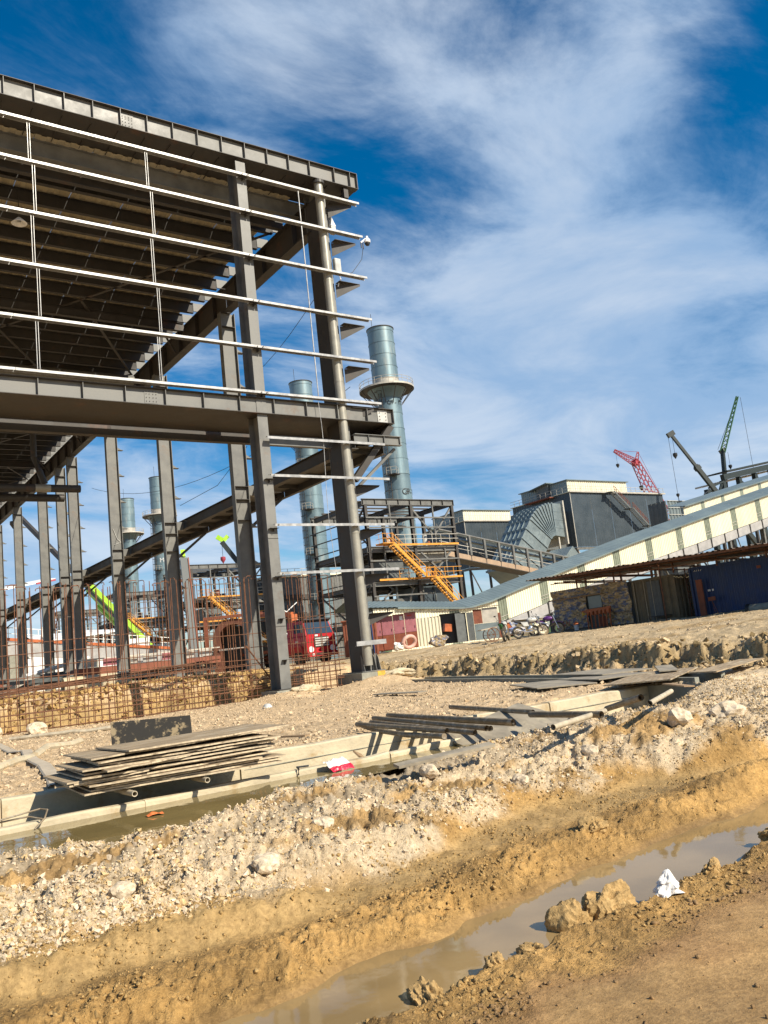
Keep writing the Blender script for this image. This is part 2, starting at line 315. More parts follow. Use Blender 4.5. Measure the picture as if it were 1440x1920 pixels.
def terrain(X, Y):
    r = np.hypot(X, Y)
    yy = warp(X, Y)
    prof = np.interp(yy, [-50, 3.2, 3.55, 3.72, 3.86, 3.98, 4.12, 4.78, 4.90, 5.05, 5.3, 5.6, 6.0, 6.8, 7.1],
                     [0.02, 0.05, 0.05, 0.07, 0.075, 0.0, -0.06, -0.06, 0.015, 0.065, 0.13, 0.14, 0.11, 0.13, 0.25])
    prof = prof + 0.15 * sst(X, 6.5, 9.0) * sst(yy, 4.9, 5.3) * (1 - sst(yy, 5.8, 6.5)) + 0.13 * (1 - sst(X, 2.9, 3.5)) * sst(yy, 6.1, 6.5) * (1 - sst(yy, 6.9, 7.2))
    # second ridge and gravel bench, differing left and right
    lft = 1 - sst(X, 2.6, 5.0)
    rgt = sst(X, 7.2, 8.6)
    bM = np.interp(yy, [6.9, 7.2, 7.7, 8.15, 8.4, 8.62, 9.2], [0.18, 0.34, 0.46, 0.56, 0.585, 0.50, 0.40])
    bR = np.interp(yy, [6.9, 7.2, 7.7, 8.2, 8.6, 9.2], [0.20, 0.44, 0.60, 0.63, 0.52, 0.50])
    bench = bM * (1 - rgt) + bR * rgt
    t = sst(yy, 6.7, 7.2)
    bench = bench - 0.09 * np.exp(-((X - 5.75) / .7) ** 2) * sst(yy, 7.6, 8.2)
    z = prof * (1 - t) + bench * t
    # muddy lumps on the ridges, gravel roughness
    mudm = sst(yy, 3.35, 3.7) * (1 - sst(yy, 7.0, 7.4)); dry = sst(z, -0.03, 0.06)
    lump = np.clip(billow(X, Y, 2.6, 4, 21, 0.55) * 0.5, -0.6, 1.2)
    ridge = sst(yy, 4.85, 5.0) * (1 - sst(yy, 5.6, 5.9)) + 0.4 * (1 - sst(X, 2.9, 3.5)) * sst(yy, 6.0, 6.4) * (1 - sst(yy, 6.9, 7.2)) + 0.40 * sst(yy, 3.5, 3.7) * (1 - sst(yy, 3.9, 4.02)) + 0.5 * sst(yy, 6.7, 7.0) * (1 - sst(yy, 7.2, 7.5))
    z = z + lump * (0.008 + 0.026 * ridge) * mudm * dry
    z = z + (np.clip(billow(X, Y, 8.0, 3, 25, 0.6) * 0.5, -0.8, 1.0) * (0.006 + 0.020 * ridge) + fbm(X, Y, 16.0, 4, 31, 0.65) * (0.010 + 0.032 * ridge)) * mudm * dry
    # tyre ruts scored along the mud
    z = z + 0.012 * np.sin(X * 19 + 5 * fbm(X, Y, 0.8, 2, 5)) * mudm * sst(yy, 6.0, 6.2) * (1 - sst(yy, 6.6, 6.8))
    near_r = 1 - sst(yy, 3.25, 3.6)
    z = z + near_r * (fbm(X, Y, 1.2, 3, 41) * 0.03 + fbm(X, Y, 14, 2, 43) * 0.003)
    grav = sst(yy, 6.9, 7.3)
    z = z + grav * (1 - 0.75 * sst(yy, 8.3, 8.6) * (1 - rgt)) * (np.clip(billow(X, Y, 3.5, 4, 51, .6) * 0.5, -0.5, 1) * 0.07 + fbm(X, Y, 12, 3, 55, .65) * 0.075)
    # gravel fill stops at the drain; floor of the drain; far bank
    z = np.where(Y > 10.45, 0.0, z)
    fill = (1 - sst(X, 8.6, 10.2) * 0.0)
    inside = (Y > 9.3) & (Y <= 10.6) & (X < 13.0)
    spill = np.interp(Y + fbm(X, Y, 1.3, 3, 57) * .25, [9.0, 9.3, 9.6], [0.50, 0.40, 0.0]) * sst(X, 8.2, 9.2)
    fl = 0.05 + fbm(X, Y, 1.5, 3, 61) * 0.06
    z = np.where(inside, np.maximum(fl, spill + grav * fbm(X, Y, 9, 3, 56) * 0.05 * rgt), z)
    far = 0.20 * np.exp(-(((X - 13.3) / 1.1) ** 2 + ((Y - 25) / 0.9) ** 2)) + 0.36 * np.exp(-(((X - 16.9) / 1.3) ** 2 + ((Y - 25) / 1.0) ** 2)) + 0.77 + fbm(X, Y, 0.5, 4, 71) * 0.07 + fbm(X, Y, 6, 4, 73) * 0.035 + np.clip(billow(X, Y, 1.6, 3, 77) - 0.9, 0, 1) * 0.05
    z = np.where((Y > 10.6) | ((X >= 13.0) & (Y > 9.2)), far, z)
    rb = sst(X, 12.0, 13.2) * sst(Y, 8.0, 9.3) * (Y < 9.3); z = z * (1 - rb) + far * rb
    # cross drain to the right, running back to the corner column
    xs = np.interp(Y, [8.8, 10.5, 14, 18, 25], [12.9, 13.4, 14.5, 15.9, 17.9])
    cd = (Y > 9.3) & (Y < 24.5) & (np.abs(X - xs - 0.35) < 0.36)
    z = np.where(cd, 0.25, z)
    # excavated pit behind the front columns
    pw = fbm(X, Y, 0.6, 3, 81) * 0.9
    edge = np.minimum(np.minimum(Y - (25.9 + pw * 0.2), 33.4 + pw - Y), 16.1 - X + pw * 0.3)
    pit = sst(edge, 0.0, 1.1)
    zplat = np.interp(Y, [30, 36, 60], [1.5, 1.7, 1.75])
    z = np.where(Y > 29, np.where(X < LX[-1], zplat + fbm(X, Y, 0.4, 4, 91) * 0.12 + fbm(X, Y, 2.5, 3, 93) * 0.05, z), z)
    z = z * (1 - pit) + (-0.75 + fbm(X, Y, 0.7, 4, 83) * 0.35) * pit
    z = z + (np.clip(billow(X, Y, 1.3, 4, 85) * 0.4, -.4, 1) * 0.28) * np.exp(-((edge - 0.6) / 0.9) ** 2) * (Y > 28)
    # raised platform on the right, with its broken rocky face
    lx = np.interp(Y, LY, LX) + fbm(X, Y, 0.5, 3, 101) * 0.9 + fbm(X, Y, 2.2, 3, 103) * 0.25
    d = X - lx
    zt = np.interp(d, [0, 2, 10, 20], [1.28, 1.36, 1.70, 1.92]) + np.interp(Y, [15, 30, 50], [0, 0.05, 0.12]) * sst(d, 2, 12)
    zt = zt + fbm(X, Y, 0.45, 4, 105) * 0.12 + fbm(X, Y, 3.0, 4, 107) * 0.06 + np.clip(billow(X, Y, 1.1, 3, 109) - 0.8, 0, 1) * 0.10 * (1 - sst(d, 4, 9))
    face = sst(d, -0.1, 0.75)
    z = z * (1 - face) + zt * face
    z = z + fbm(X, Y, 5.5, 4, 113, .65) * 0.20 * np.exp(-((d - 0.35) / 0.6) ** 2)
    z = z + (np.clip(billow(X, Y, 2.1, 4, 111, .6) * 0.5, -.8, 1.0)) * 0.17 * np.exp(-((d - 0.35) / 0.55) ** 2)
    # big flat site beyond
    fz = 1.75 + fbm(X, Y, 0.05, 3, 121) * 0.10
    k = sst(r, 48, 75); z = z * (1 - k) + fz * k
    return z
def zones(X, Y, z):
    """real ground colours: gravel, mud, road, platform"""
    yy = warp(X, Y); ww = fbm(X, Y, 2.1, 4, 201)
    def C3(c): return np.array(c)[None, :]
    n1 = fbm(X, Y, 5, 4, 203)[:, None]; n2 = fbm(X, Y, 0.9, 4, 207)[:, None]; n3 = fbm(X, Y, 22, 2, 211)[:, None]
    gravel = C3((0.60, 0.48, 0.325)) * (1 + 0.25 * n1 + 0.25 * n3)
    farb = C3((0.58, 0.43, 0.265)) * (1 + 0.22 * n1 + 0.18 * n2 + 0.2 * n3)
    wetp = sst(fbm(X, Y, 1.4, 4, 241), 0.02, 0.3)[:, None]
    mud = C3((0.47, 0.285, 0.10)) * (1 + 0.22 * n1 + 0.25 * n2 + 0.15 * n3) * (1 - 0.28 * wetp)
    mudw = C3((0.37, 0.25, 0.105)) * (1 + 0.1 * n1)
    road = C3((0.41, 0.255, 0.105)) * (1 + 0.16 * n1 + 0.35 * n2)
    road2 = C3((0.28, 0.15, 0.062))
    lft = 1 - sst(X, 2.6, 4.6)
    gm = sst(yy + ww * 0.7, 6.85, 7.25) * (1 - lft) + sst(yy + ww * 0.7, 6.5, 7.0) * lft
    gm = gm * (1 - 0.85 * sst(fbm(X * 0.5, Y * 1.6, 1.1, 3, 231), 0.08, 0.22) * (yy < 8.2))
    gm = np.maximum(gm, sst(Y, 9.2, 9.3))[:, None]
    rm = (1 - sst(yy + ww * 0.35, 3.2, 3.6))[:, None]
    c = mud * (1 - gm) + gravel * gm
    wet = np.clip(sst(yy, 5.9, 6.2) * (1 - sst(yy, 6.75, 7.0)), 0, 1)[:, None] * 0.8
    c = c * (1 - wet * (1 - gm)) + mudw * wet * (1 - gm)
    c = c * (1 - rm) + (road * (1 - 0.55 * np.clip(n2 * 2.2, 0, 1)) + road2 * 0.55 * np.clip(n2 * 2.2, 0, 1)) * rm
    edge = np.exp(-((yy - 3.36 + ww * .3) / 0.14) ** 2)[:, None]; c = c * (1 - 0.45 * edge) + road2 * 0.45 * edge
    fm = sst(Y, 10.55, 10.65)[:, None]; c = c * (1 - fm) + farb * fm
    lx = np.interp(Y, LY, LX); d = X - lx
    plat = C3((0.50, 0.385, 0.235)) * (1 + 0.2 * n1 + 0.2 * n2 + 0.15 * n3)
    streak = sst(fbm(X * 0.35 + Y * 0.9, X * -0.2, 0.7, 3, 221), 0.02, 0.22) * sst(d, 0.8, 2.5) * (1 - sst(d, 14, 18))
    plat = plat * (1 - 0.6 * streak[:, None]) + C3((0.33, 0.215, 0.09)) * 0.6 * streak[:, None]
    pm = sst(d, -0.3, 0.3)[:, None]; c = c * (1 - pm) + plat * pm
    facec = np.exp(-((d - 0.3) / 0.45) ** 2)[:, None]; c = c * (1 - 0.7 * facec) + C3((0.33, 0.235, 0.11)) * (1 + .5 * n1) * 0.7 * facec
    pitm = ((Y > 26) & (Y < 34.5) & (X < 16.5) & (z < 1.35))[:, None] * 0.75
    c = c * (1 - pitm) + C3((0.40, 0.265, 0.10)) * (1 + 0.4 * n1) * pitm
    rough = 0.93 - 0.28 * rm[:, 0] - 0.34 * wet[:, 0] * (1 - gm[:, 0])
    wl = (1 - sst(z + ww * .02, 0.0, 0.055)) * (Y < 6.2) * (Y > 3.2) + (1 - sst(z + ww * .02, 0.57, 0.60)) * (yy > 7.8) * (Y < 9.3)
    wl = np.clip(wl, 0, 1); c = c * (1 - 0.42 * wl[:, None]); rough = rough * (1 - 0.35 * wl)
    return np.clip(c, 0.02, 0.8), rough
def grid_obj(name, az, rr, closed=False):
    A, Rr = np.meshgrid(az, rr); X = (Rr * np.sin(A)).ravel(); Y = (Rr * np.cos(A)).ravel(); Z = terrain(X, Y)
    Z = np.where(Rr.ravel() > 600, 1.6, Z)
    c, ro = zones(X, Y, Z); na, nr = len(az), len(rr)
    i = np.arange(nr - 1)[:, None] * na + np.arange(na - 1)[None, :]; i = i.ravel()
    q = np.stack([i, i + na, i + na + 1, i + 1], 1)
    return np.stack([X, Y, Z], 1), q, np.concatenate([c, ro[:, None]], 1)
a0 = YAW - R(41); a1 = YAW + R(41)
parts = [grid_obj('g', np.linspace(a0, a1, 740), 1.5 * np.exp(np.linspace(0, math.log(120 / 1.5), 860))),
         grid_obj('g', np.linspace(a0, a1, 90), np.array([120, 150, 190, 250, 350, 500, 800, 1500, 3000, 6000.])),
         grid_obj('g', np.linspace(a1, a0 + 2 * math.pi, 120), np.concatenate([1.5 * np.exp(np.linspace(0, math.log(120 / 1.5), 80)), [150, 250, 500, 1500, 6000.]]))]
V = []; F = []; Cc = []; o_ = 0
for v, q, c in parts: V.append(v); F.append(q + o_); Cc.append(c); o_ += len(v)
V = np.concatenate(V); F = np.concatenate(F); Cc = np.concatenate(Cc)
me = bpy.data.meshes.new('ground'); me.vertices.add(len(V)); me.vertices.foreach_set('co', V.astype(np.float32).ravel())
me.loops.add(F.size); me.loops.foreach_set('vertex_index', F.astype(np.int32).ravel())
me.polygons.add(len(F)); me.polygons.foreach_set('loop_start', np.arange(0, F.size, 4, dtype=np.int32)); me.polygons.foreach_set('use_smooth', np.ones(len(F), dtype=bool))
ca = me.color_attributes.new('soil', 'FLOAT_COLOR', 'POINT'); ca.data.foreach_set('color', Cc.astype(np.float32).ravel())
me.update(); me.validate()
def N_sep(t, s): return s
def soil_mat(name, vcol=True, base=(0.5, 0.4, 0.27), bumpd=0.02, rough=None):
    m = bpy.data.materials.new(name); m.use_nodes = True; t = m.node_tree; b = t.nodes['Principled BSDF']
    tc = N('ShaderNodeTexCoord', t)
    def nz(s, d=6, r=0.6):
        n = N('ShaderNodeTexNoise', t); n.inputs['Scale'].default_value = s; n.inputs['Detail'].default_value = d; n.inputs['Roughness'].default_value = r
        LK(t, tc.outputs['Object'], n.inputs['Vector']); return n.outputs[0]
    f1 = nz(28, 6, 0.7); f2 = nz(6, 5, 0.6)
    vo = N('ShaderNodeTexVoronoi', t); vo.inputs['Scale'].default_value = 30; LK(t, tc.outputs['Object'], vo.inputs['Vector'])
    if vcol:
        at = N('ShaderNodeAttribute', t); at.attribute_name = 'soil'; c = at.outputs['Color']; rg = at.outputs['Alpha']
    else:
        at = N('ShaderNodeAttribute', t); at.attribute_name = 'tint'; c = at.outputs['Color']; rg = None
    c = mixc(t, 1.0, c, mixc(t, maprange(t, f1, 0.3, 0.72), (0.72, 0.70, 0.66), (1.18, 1.18, 1.18)), 'MULTIPLY')
    c = mixc(t, 1.0, c, mixc(t, maprange(t, f2, 0.3, 0.7), (0.88, 0.86, 0.82), (1.08, 1.08, 1.08)), 'MULTIPLY')
    LK(t, c, b.inputs['Base Color'])
    if rg: LK(t, maprange(t, rg, 0.5, 0.95, 0.55, 0.95), b.inputs['Roughness'])
    else: b.inputs['Roughness'].default_value = rough or 0.9
    b.inputs['Specular IOR Level'].default_value = 0.35
    f3 = nz(75, 4, 0.6); h = mth(t, 'ADD', mth(t, 'MULTIPLY', f1, 1.0), mth(t, 'ADD', mth(t, 'MULTIPLY', f3, 0.35), mth(t, 'MULTIPLY', f2, 0.9)))
    bp = N('ShaderNodeBump', t); bp.inputs['Strength'].default_value = 0.9; bp.inputs['Distance'].default_value = bumpd
    if vcol: LK(t, maprange(t, N_sep(t, at.outputs['Alpha']), 0.55, 0.93, 0.35, 1.0), bp.inputs['Strength'])
    LK(t, h, bp.inputs['Height']); LK(t, bp.outputs[0], b.inputs['Normal']); return m
m_soil = soil_mat('site_soil', bumpd=0.03); me.materials.append(m_soil)
g = bpy.data.objects.new('ground', me); col.objects.link(g); tag(g, kind='structure')
def zt1(x, y): return float(terrain(np.array([float(x)]), np.array([float(y)]))[0])

# ------------------------------------------------------------------ stones and clods (uncountable)
def ico(sub=0):
    import bmesh
    bm = bmesh.new(); bmesh.ops.create_icosphere(bm, subdivisions=sub + 1, radius=1.0)
    v = np.array([p.co[:] for p in bm.verts]); f = np.array([[q.index for q in p.verts] for p in bm.faces]); bm.free(); return v, f
def chunk():
    v = np.array([(x, y, z) for z in (-1, 1) for y in (-1, 1) for x in (-1, 1)], dtype=float) * .62
    f = np.array([(0, 2, 3), (0, 3, 1), (4, 5, 7), (4, 7, 6), (0, 1, 5), (0, 5, 4), (2, 6, 7), (2, 7, 3), (0, 4, 6), (0, 6, 2), (1, 3, 7), (1, 7, 5)]); return v, f
def scatter(name, n, prob, smin, smax, tint, matn, label, zmin=-9, sub=0, rmin=1.6, rmax=45, flat=0.7, pw=2.6, azr=(-26, 26), clump=None):
    az = YAW + np.radians(rng.uniform(azr[0], azr[1], n)); r = rmin * np.exp(rng.uniform(0, math.log(rmax / rmin), n))
    X = r * np.sin(az); Y = r * np.cos(az); p = prob(X, Y)
    k = rng.uniform(0, 1, n) < p; X, Y, r = X[k], Y[k], r[k]; Z = terrain(X, Y)
    k = Z > zmin; X, Y, Z, r = X[k], Y[k], Z[k], r[k]; n = len(X)
    s = smin + (smax - smin) * rng.uniform(0, 1, n) ** pw; s = np.maximum(s, r * 0.0009)
    bv, bf = chunk(); nv = 24
    shapes = []
    for i in range(nv):
        q = (bv * (1 + rng.uniform(-0.45, 0.35, (len(bv), 1))) + rng.uniform(-.34, .34, bv.shape)) * np.array([1, rng.uniform(0.6, 1), rng.uniform(0.5, 0.9) * flat / 0.7]); shapes.append(q)
    vs = np.empty((n, len(bv), 3))
    ids = rng.integers(0, nv, n); a = rng.uniform(0, 6.283, n); b = rng.uniform(-0.6, 0.6, n)
    P = np.array(shapes)[ids]
    ca_, sa = np.cos(a)[:, None], np.sin(a)[:, None]; cb, sb = np.cos(b)[:, None], np.sin(b)[:, None]
    g_ = rng.uniform(0, 6.283, n); cg, sg = np.cos(g_)[:, None], np.sin(g_)[:, None]; py0 = P[:, :, 1] * cg - P[:, :, 2] * sg; pz0 = P[:, :, 1] * sg + P[:, :, 2] * cg
    x = P[:, :, 0] * cb + pz0 * sb; z = -P[:, :, 0] * sb + pz0 * cb; y = py0
    vs[:, :, 0] = (x * ca_ - y * sa) * s[:, None] + X[:, None]; vs[:, :, 1] = (x * sa + y * ca_) * s[:, None] + Y[:, None]
    vs[:, :, 2] = z * s[:, None] + (Z + s * 0.18)[:, None]
    fs = (bf[None] + (np.arange(n) * len(bv))[:, None, None]).reshape(-1, 3)
    me = bpy.data.meshes.new(name); me.vertices.add(n * len(bv)); me.vertices.foreach_set('co', vs.astype(np.float32).ravel())
    me.loops.add(fs.size); me.loops.foreach_set('vertex_index', fs.astype(np.int32).ravel())
    me.polygons.add(len(fs)); me.polygons.foreach_set('loop_start', np.arange(0, fs.size, 3, dtype=np.int32)); me.polygons.foreach_set('use_smooth', np.full(len(fs), 'mud' in name))
    cc = tint(n, X, Y); cc = np.concatenate([np.clip(cc, 0, 1), np.ones((n, 1))], 1); cc = np.repeat(cc, len(bv), 0)
    at = me.color_attributes.new('tint', 'FLOAT_COLOR', 'POINT'); at.data.foreach_set('color', cc.astype(np.float32).ravel())
    me.materials.append(matn); me.update(); me.validate()
    o = bpy.data.objects.new(name, me); col.objects.link(o); return tag(o, label, kind='stuff')
m_stone = soil_mat('limestone', False, bumpd=0.006); m_clod = soil_mat('mud_clod', False, bumpd=0.016, rough=0.85)
def yw(X, Y): return warp(X, Y)
def p_bench(X, Y):
    y = yw(X, Y); l = 1 - sst(X, 2.6, 4.6)
    a = (sst(y, 6.8, 7.25) * (1 - l) + sst(y, 6.5, 7.0) * l) * ((y < 8.6) | ((X > 8.2) & (Y < 9.6)))
    a = a * (1 - 0.9 * sst(fbm(X * 0.5, Y * 1.6, 1.1, 3, 231), 0.06, 0.2) * (y < 8.2))
    a = a * (1 - np.exp(-(((X - 5.75) / .6) ** 2)) * (Y > 8.0))
    return a * (0.3 + 0.7 * sst(fbm(X, Y, 0.9, 3, 301), -0.25, 0.15))
def p_far(X, Y):
    return ((Y > 10.75) & (Y < 25.6) & (X < np.interp(Y, LY, LX))) * (0.4 + 0.6 * sst(fbm(X, Y, 0.7, 3, 303), -0.1, 0.3))
def p_cliff(X, Y):
    d = X - np.interp(Y, LY, LX); return np.exp(-((d - 0.4) / 0.7) ** 2) * (Y > 7)
def p_plat(X, Y):
    d = X - np.interp(Y, LY, LX); return ((d > 0.8) & (d < 16)) * 0.5 * sst(fbm(X, Y, 0.6, 3, 305), -0.1, 0.3)
def p_pit(X, Y):
    return ((Y > 30.5) & (Y < 35.2) & (X < 17)) * 0.8
def p_mud(X, Y):
    y = yw(X, Y); return (sst(y, 3.2, 3.6) * (1 - sst(y, 7.1, 7.4))) * (0.15 + 0.85 * sst(fbm(X, Y, 1.3, 3, 307), 0.0, 0.35)) + 0.02
def t_lime(n, X, Y):
    b = np.array([0.66, 0.54, 0.39]) * rng.uniform(0.78, 1.12, (n, 1)); k = rng.uniform(0, 1, (n, 1)) < 0.38
    return np.where(k, np.array([0.54, 0.39, 0.20]) * rng.uniform(0.8, 1.15, (n, 1)), b)
def t_far(n, X, Y): return np.array([0.54, 0.42, 0.28]) * rng.uniform(0.7, 1.22, (n, 1))
def t_cliff(n, X, Y): return np.where(rng.uniform(0, 1, (n, 1)) < .5, np.array([0.50, 0.385, 0.24]), np.array([0.34, 0.245, 0.12])) * rng.uniform(0.7, 1.2, (n, 1))
def t_mud(n, X, Y): return np.where((yw(X, Y) < 3.6)[:, None], np.array([0.30, 0.19, 0.09]), np.array([0.42, 0.275, 0.11])) * rng.uniform(0.8, 1.15, (n, 1))
scatter('gravel', 210000, p_bench, 0.005, 0.028, t_lime, m_stone, 'pale broken limestone gravel heaped in front of the drain', 0.12, rmin=5.5, rmax=17, pw=4.5)
scatter('gravel', 36000, p_far, 0.010, 0.05, t_far, m_stone, 'fine pinkish gravel spread on the flat ground behind the drain', 0.5, rmin=10, rmax=33, pw=5)
scatter('rubble', 42000, p_cliff, 0.015, 0.11, t_cliff, m_stone, 'loose rubble on the broken earth bank at the right', rmin=14, rmax=40, pw=4.5)
scatter('gravel', 20000, p_plat, 0.015, 0.07, t_far, m_stone, 'scattered gravel on the upper ground before the sheds', rmin=16, rmax=46, pw=4)
scatter('rubble', 42000, p_pit, 0.03, 0.17, t_mud, m_stone, 'earth rubble on the back slope of the pit', rmin=28, rmax=42, pw=4, azr=(-26, 2))
scatter('mud_lumps', 80000, p_mud, 0.003, 0.021, t_mud, m_clod, 'small lumps of ochre mud along the wheel ruts', 0.02, rmin=2.2, rmax=12, pw=4.5)

# bigger rocks and clods that can be picked out
def rock_mb(s, seed, sub=2, rough=0.25, sq=(1, 0.85, 0.7)):
    v, f = ico(sub); a, b, c = v.T; k = 7.3 * seed
    n = 1 + rough * (fbm(a * 1.2 + k, b * 1.2 + c * .9, 1.1, 3, seed) + fbm(b * 1.3 - k, c * 1.3 + a * .7, 1.1, 3, seed + 3)) * 1.1
    n = n + rough * .5 * (fbm(a * 4 + k, b * 4 + c * 3, 1.3, 3, seed + 7) + np.abs(fbm(b * 5, c * 5 + a * 3, 1.3, 2, seed + 9))) * .8
    q = v * n[:, None] * np.array(sq) * s; mb = MB(); mb.add(q.tolist(), f.tolist()); return mb
def tinted(me, c):
    at = me.color_attributes.new('tint', 'FLOAT_COLOR', 'POINT')
    for d in at.data: d.color = (*c, 1)
def rock(name, x, y, s, seed, label, group, c, mat, sub=3, rough=0.3, sq=(1, .85, .7), cat='rock', dz=0.25):
    mb = rock_mb(s, seed, sub, rough, sq); me = mb.mesh(name, mat, sub > 3 or name == 'mud_clod'); tinted(me, c)
    o = bpy.data.objects.new(name, me); o.location = (x, y, zt1(x, y) + s * dz); o.rotation_euler = (0, 0, seed * 1.3); col.objects.link(o)
    return tag(o, label, cat, group)
# ------------------------------------------------------------------ water
def water(name, x0, x1, y0, y1, z, c, rough=0.03, bump=0.004, poly=None):
    m = bpy.data.materials.new('muddy_water'); m.use_nodes = True; t = m.node_tree; b = t.nodes['Principled BSDF']
    b.inputs['Base Color'].default_value = (*c, 1); b.inputs['Roughness'].default_value = rough; b.inputs['IOR'].default_value = 1.33
    tc = N('ShaderNodeTexCoord', t); n = N('ShaderNodeTexNoise', t); n.inputs['Scale'].default_value = 5; n.inputs['Detail'].default_value = 3
    LK(t, tc.outputs['Object'], n.inputs['Vector'])
    n2 = N('ShaderNodeTexNoise', t); n2.inputs['Scale'].default_value = 1.3; n2.inputs['Detail'].default_value = 4; LK(t, tc.outputs['Object'], n2.inputs['Vector'])
    LK(t, mixc(t, maprange(t, n2.outputs[0], 0.35, 0.65), c, tuple(q * 1.3 for q in c)), b.inputs['Base Color'])
    bp = N('ShaderNodeBump', t); bp.inputs['Distance'].default_value = bump; bp.inputs['Strength'].default_value = 0.5
    LK(t, n.outputs[0], bp.inputs['Height']); LK(t, bp.outputs[0], b.inputs['Normal'])
    mb = MB(); mb.add([(x0, y0, z), (x1, y0, z), (x1, y1, z), (x0, y1, z)], [(0, 1, 2, 3)])
    if poly: mb = MB(); mb.add([(x, y, z) for x, y in poly], [tuple(range(len(poly)))])
    return single(name, mb, m, kind='structure')
water('water', -14, 15.2, 3.9, 5.6, -0.012, (0.235, 0.16, 0.072), 0.04, 0.0012)
water('water', -6, 8.6, 7.4, 9.25, 0.565, (0.19, 0.14, 0.055), 0.03, poly=[(-6, 8.0), (1.4, 8.0), (2.2, 7.45), (3.2, 7.5), (4.0, 8.0), (4.6, 8.32), (5.5, 8.28), (7, 8.62), (8, 9.0), (8.6, 9.1), (8.6, 9.249), (-6, 9.249)])
water('water', -6, 13.0, 9.38, 10.42, 0.38, (0.11, 0.085, 0.035), 0.03)
water('water', 13.0, 19, 9.5, 24.4, 0.42, (0.12, 0.09, 0.04), 0.05)

# ------------------------------------------------------------------ concrete drain
t = Thing('concrete_drain', 'long cream concrete drain channel crossing the site behind the gravel bank', 'drain', (2, 9.6, 0))
def wallpiece(x0, x1, y0, y1, z0, z1, seed):
    mb = MB(); n = max(2, int((x1 - x0) / 0.25)); xs = [x0 + (x1 - x0) * i / n for i in range(n + 1)]; vs = []
    for x in xs:
        dz = 0.018 * vnoise(np.array([x * 1.7]), np.array([seed * 3.1]), 5)[0] * 2; dy = 0.02 * vnoise(np.array([x * 2.9]), np.array([seed * 1.1]), 6)[0] * 2
        vs += [(x, y0 + dy, z0), (x, y0 + dy, z1 + dz - 0.02), (x, y0 + 0.02 + dy, z1 + dz), (x, y1 - 0.02, z1 + dz * .6), (x, y1, z1 - 0.02), (x, y1, z0)]
    fs = [(6 * i + k, 6 * i + 6 + k, 6 * i + 7 + k, 6 * i + 1 + k) for i in range(n) for k in range(5)]
    fs += [(0, 1, 2, 3, 4, 5), tuple(6 * n + k for k in (5, 4, 3, 2, 1, 0))]
    return mb.add(vs, fs)
xs = [-8, -4.1, -0.9, 1.9, 4.75, 7.9, 10.4, 12.98]
for i in range(len(xs) - 1): t.part('far_wall', wallpiece(xs[i] + .006, xs[i + 1] - .006, 10.42, 10.62, -0.1, 0.775 - 0.004 * (i % 2), i), m_conc)
ns = [-8, -3.3, 0.4, 3.1, 6.3, 9.1]
for i in range(len(ns) - 1): t.part('near_wall', wallpiece(ns[i] + .004, ns[i + 1] - .004, 9.25, 9.38, -0.1, 0.635, 20 + i), m_conc)
t.part('wall_seam', MB().box(4.8, 12.9, 10.405, 10.43, 0.60, 0.608), m_concd)
t.part('end_wall', MB().box(12.98, 13.16, 9.3, 10.42, -0.1, 0.76), m_concd)
t.part('ledge', wallpiece(7.4, 12.9, 10.12, 10.415, 0.05, 0.40, 44), m_conc)
t = Thing('cross_drain', 'narrow grey concrete drain running back from the boards to the corner column', 'drain', (14.2, 13, 0.2))
for side, lab in ((-0.02, 'side_wall'), (0.76, 'side_wall')):
    ys = [9.4, 10.5, 14, 18, 24.4]
    for a, b in zip(ys[:-1], ys[1:]):
        xa, xb = [float(np.interp(q, [8.8, 10.5, 14, 18, 25], [12.9, 13.4, 14.5, 15.9, 17.9])) + side for q in (a, b)]
        t.part(lab, MB().bar((xa, a, 0.45), (xb, b, 0.45), 0.09, 0.84), m_concd)

# ------------------------------------------------------------------ the steel frame building
BX = 16.8
B = Thing('steel_frame_building', 'unfinished tall grey steel frame hall with bare galvanised girts and a roof but no walls', 'steel frame', (16.8, 25.5, 1.2))
def plate_girder(name, x0, x1, y, z0, z1, stiff, fl=0.28):
    mb = MB(); mb.box(x0, x1, y + 0.14, y + 0.155, z0 + 0.022, z1 - 0.022)
    w_ = B.part(name, mb, m_steel)
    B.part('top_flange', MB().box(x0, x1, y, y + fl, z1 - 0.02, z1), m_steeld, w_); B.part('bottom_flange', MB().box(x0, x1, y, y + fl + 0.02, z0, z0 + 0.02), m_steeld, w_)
    for x in stiff:
        B.part('stiffener', MB().box(x - 0.009, x + 0.009, y + 0.01, y + 0.139, z0 + 0.021, z1 - 0.021), m_steel, w_)
    B.part('end_plate', MB().box(x1 + 0.001, x1 + 0.018, y + 0.02, y + fl - 0.02, z0, z1), m_steel, w_)
    return w_
XL = -9.0
plate_girder('roof_edge_girder', XL, 18.38, 25.0, 20.04, 20.71, [5.32 + 0.908 * k for k in range(-15, 13)] + [17.32, 18.05])
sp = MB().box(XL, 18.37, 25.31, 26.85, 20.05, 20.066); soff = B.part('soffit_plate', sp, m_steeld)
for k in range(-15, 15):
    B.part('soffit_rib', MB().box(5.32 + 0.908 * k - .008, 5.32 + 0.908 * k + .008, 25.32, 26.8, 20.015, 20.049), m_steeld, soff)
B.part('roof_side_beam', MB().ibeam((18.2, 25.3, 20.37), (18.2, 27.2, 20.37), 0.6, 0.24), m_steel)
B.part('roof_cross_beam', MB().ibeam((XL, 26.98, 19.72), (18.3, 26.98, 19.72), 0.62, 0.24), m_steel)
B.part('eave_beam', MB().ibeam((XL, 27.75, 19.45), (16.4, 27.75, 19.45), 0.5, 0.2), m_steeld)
plate_girder('crane_edge_girder', XL, 18.85, 25.0, 10.41, 10.98, [5.95 + 1.3 * k for k in range(-11, 10)])
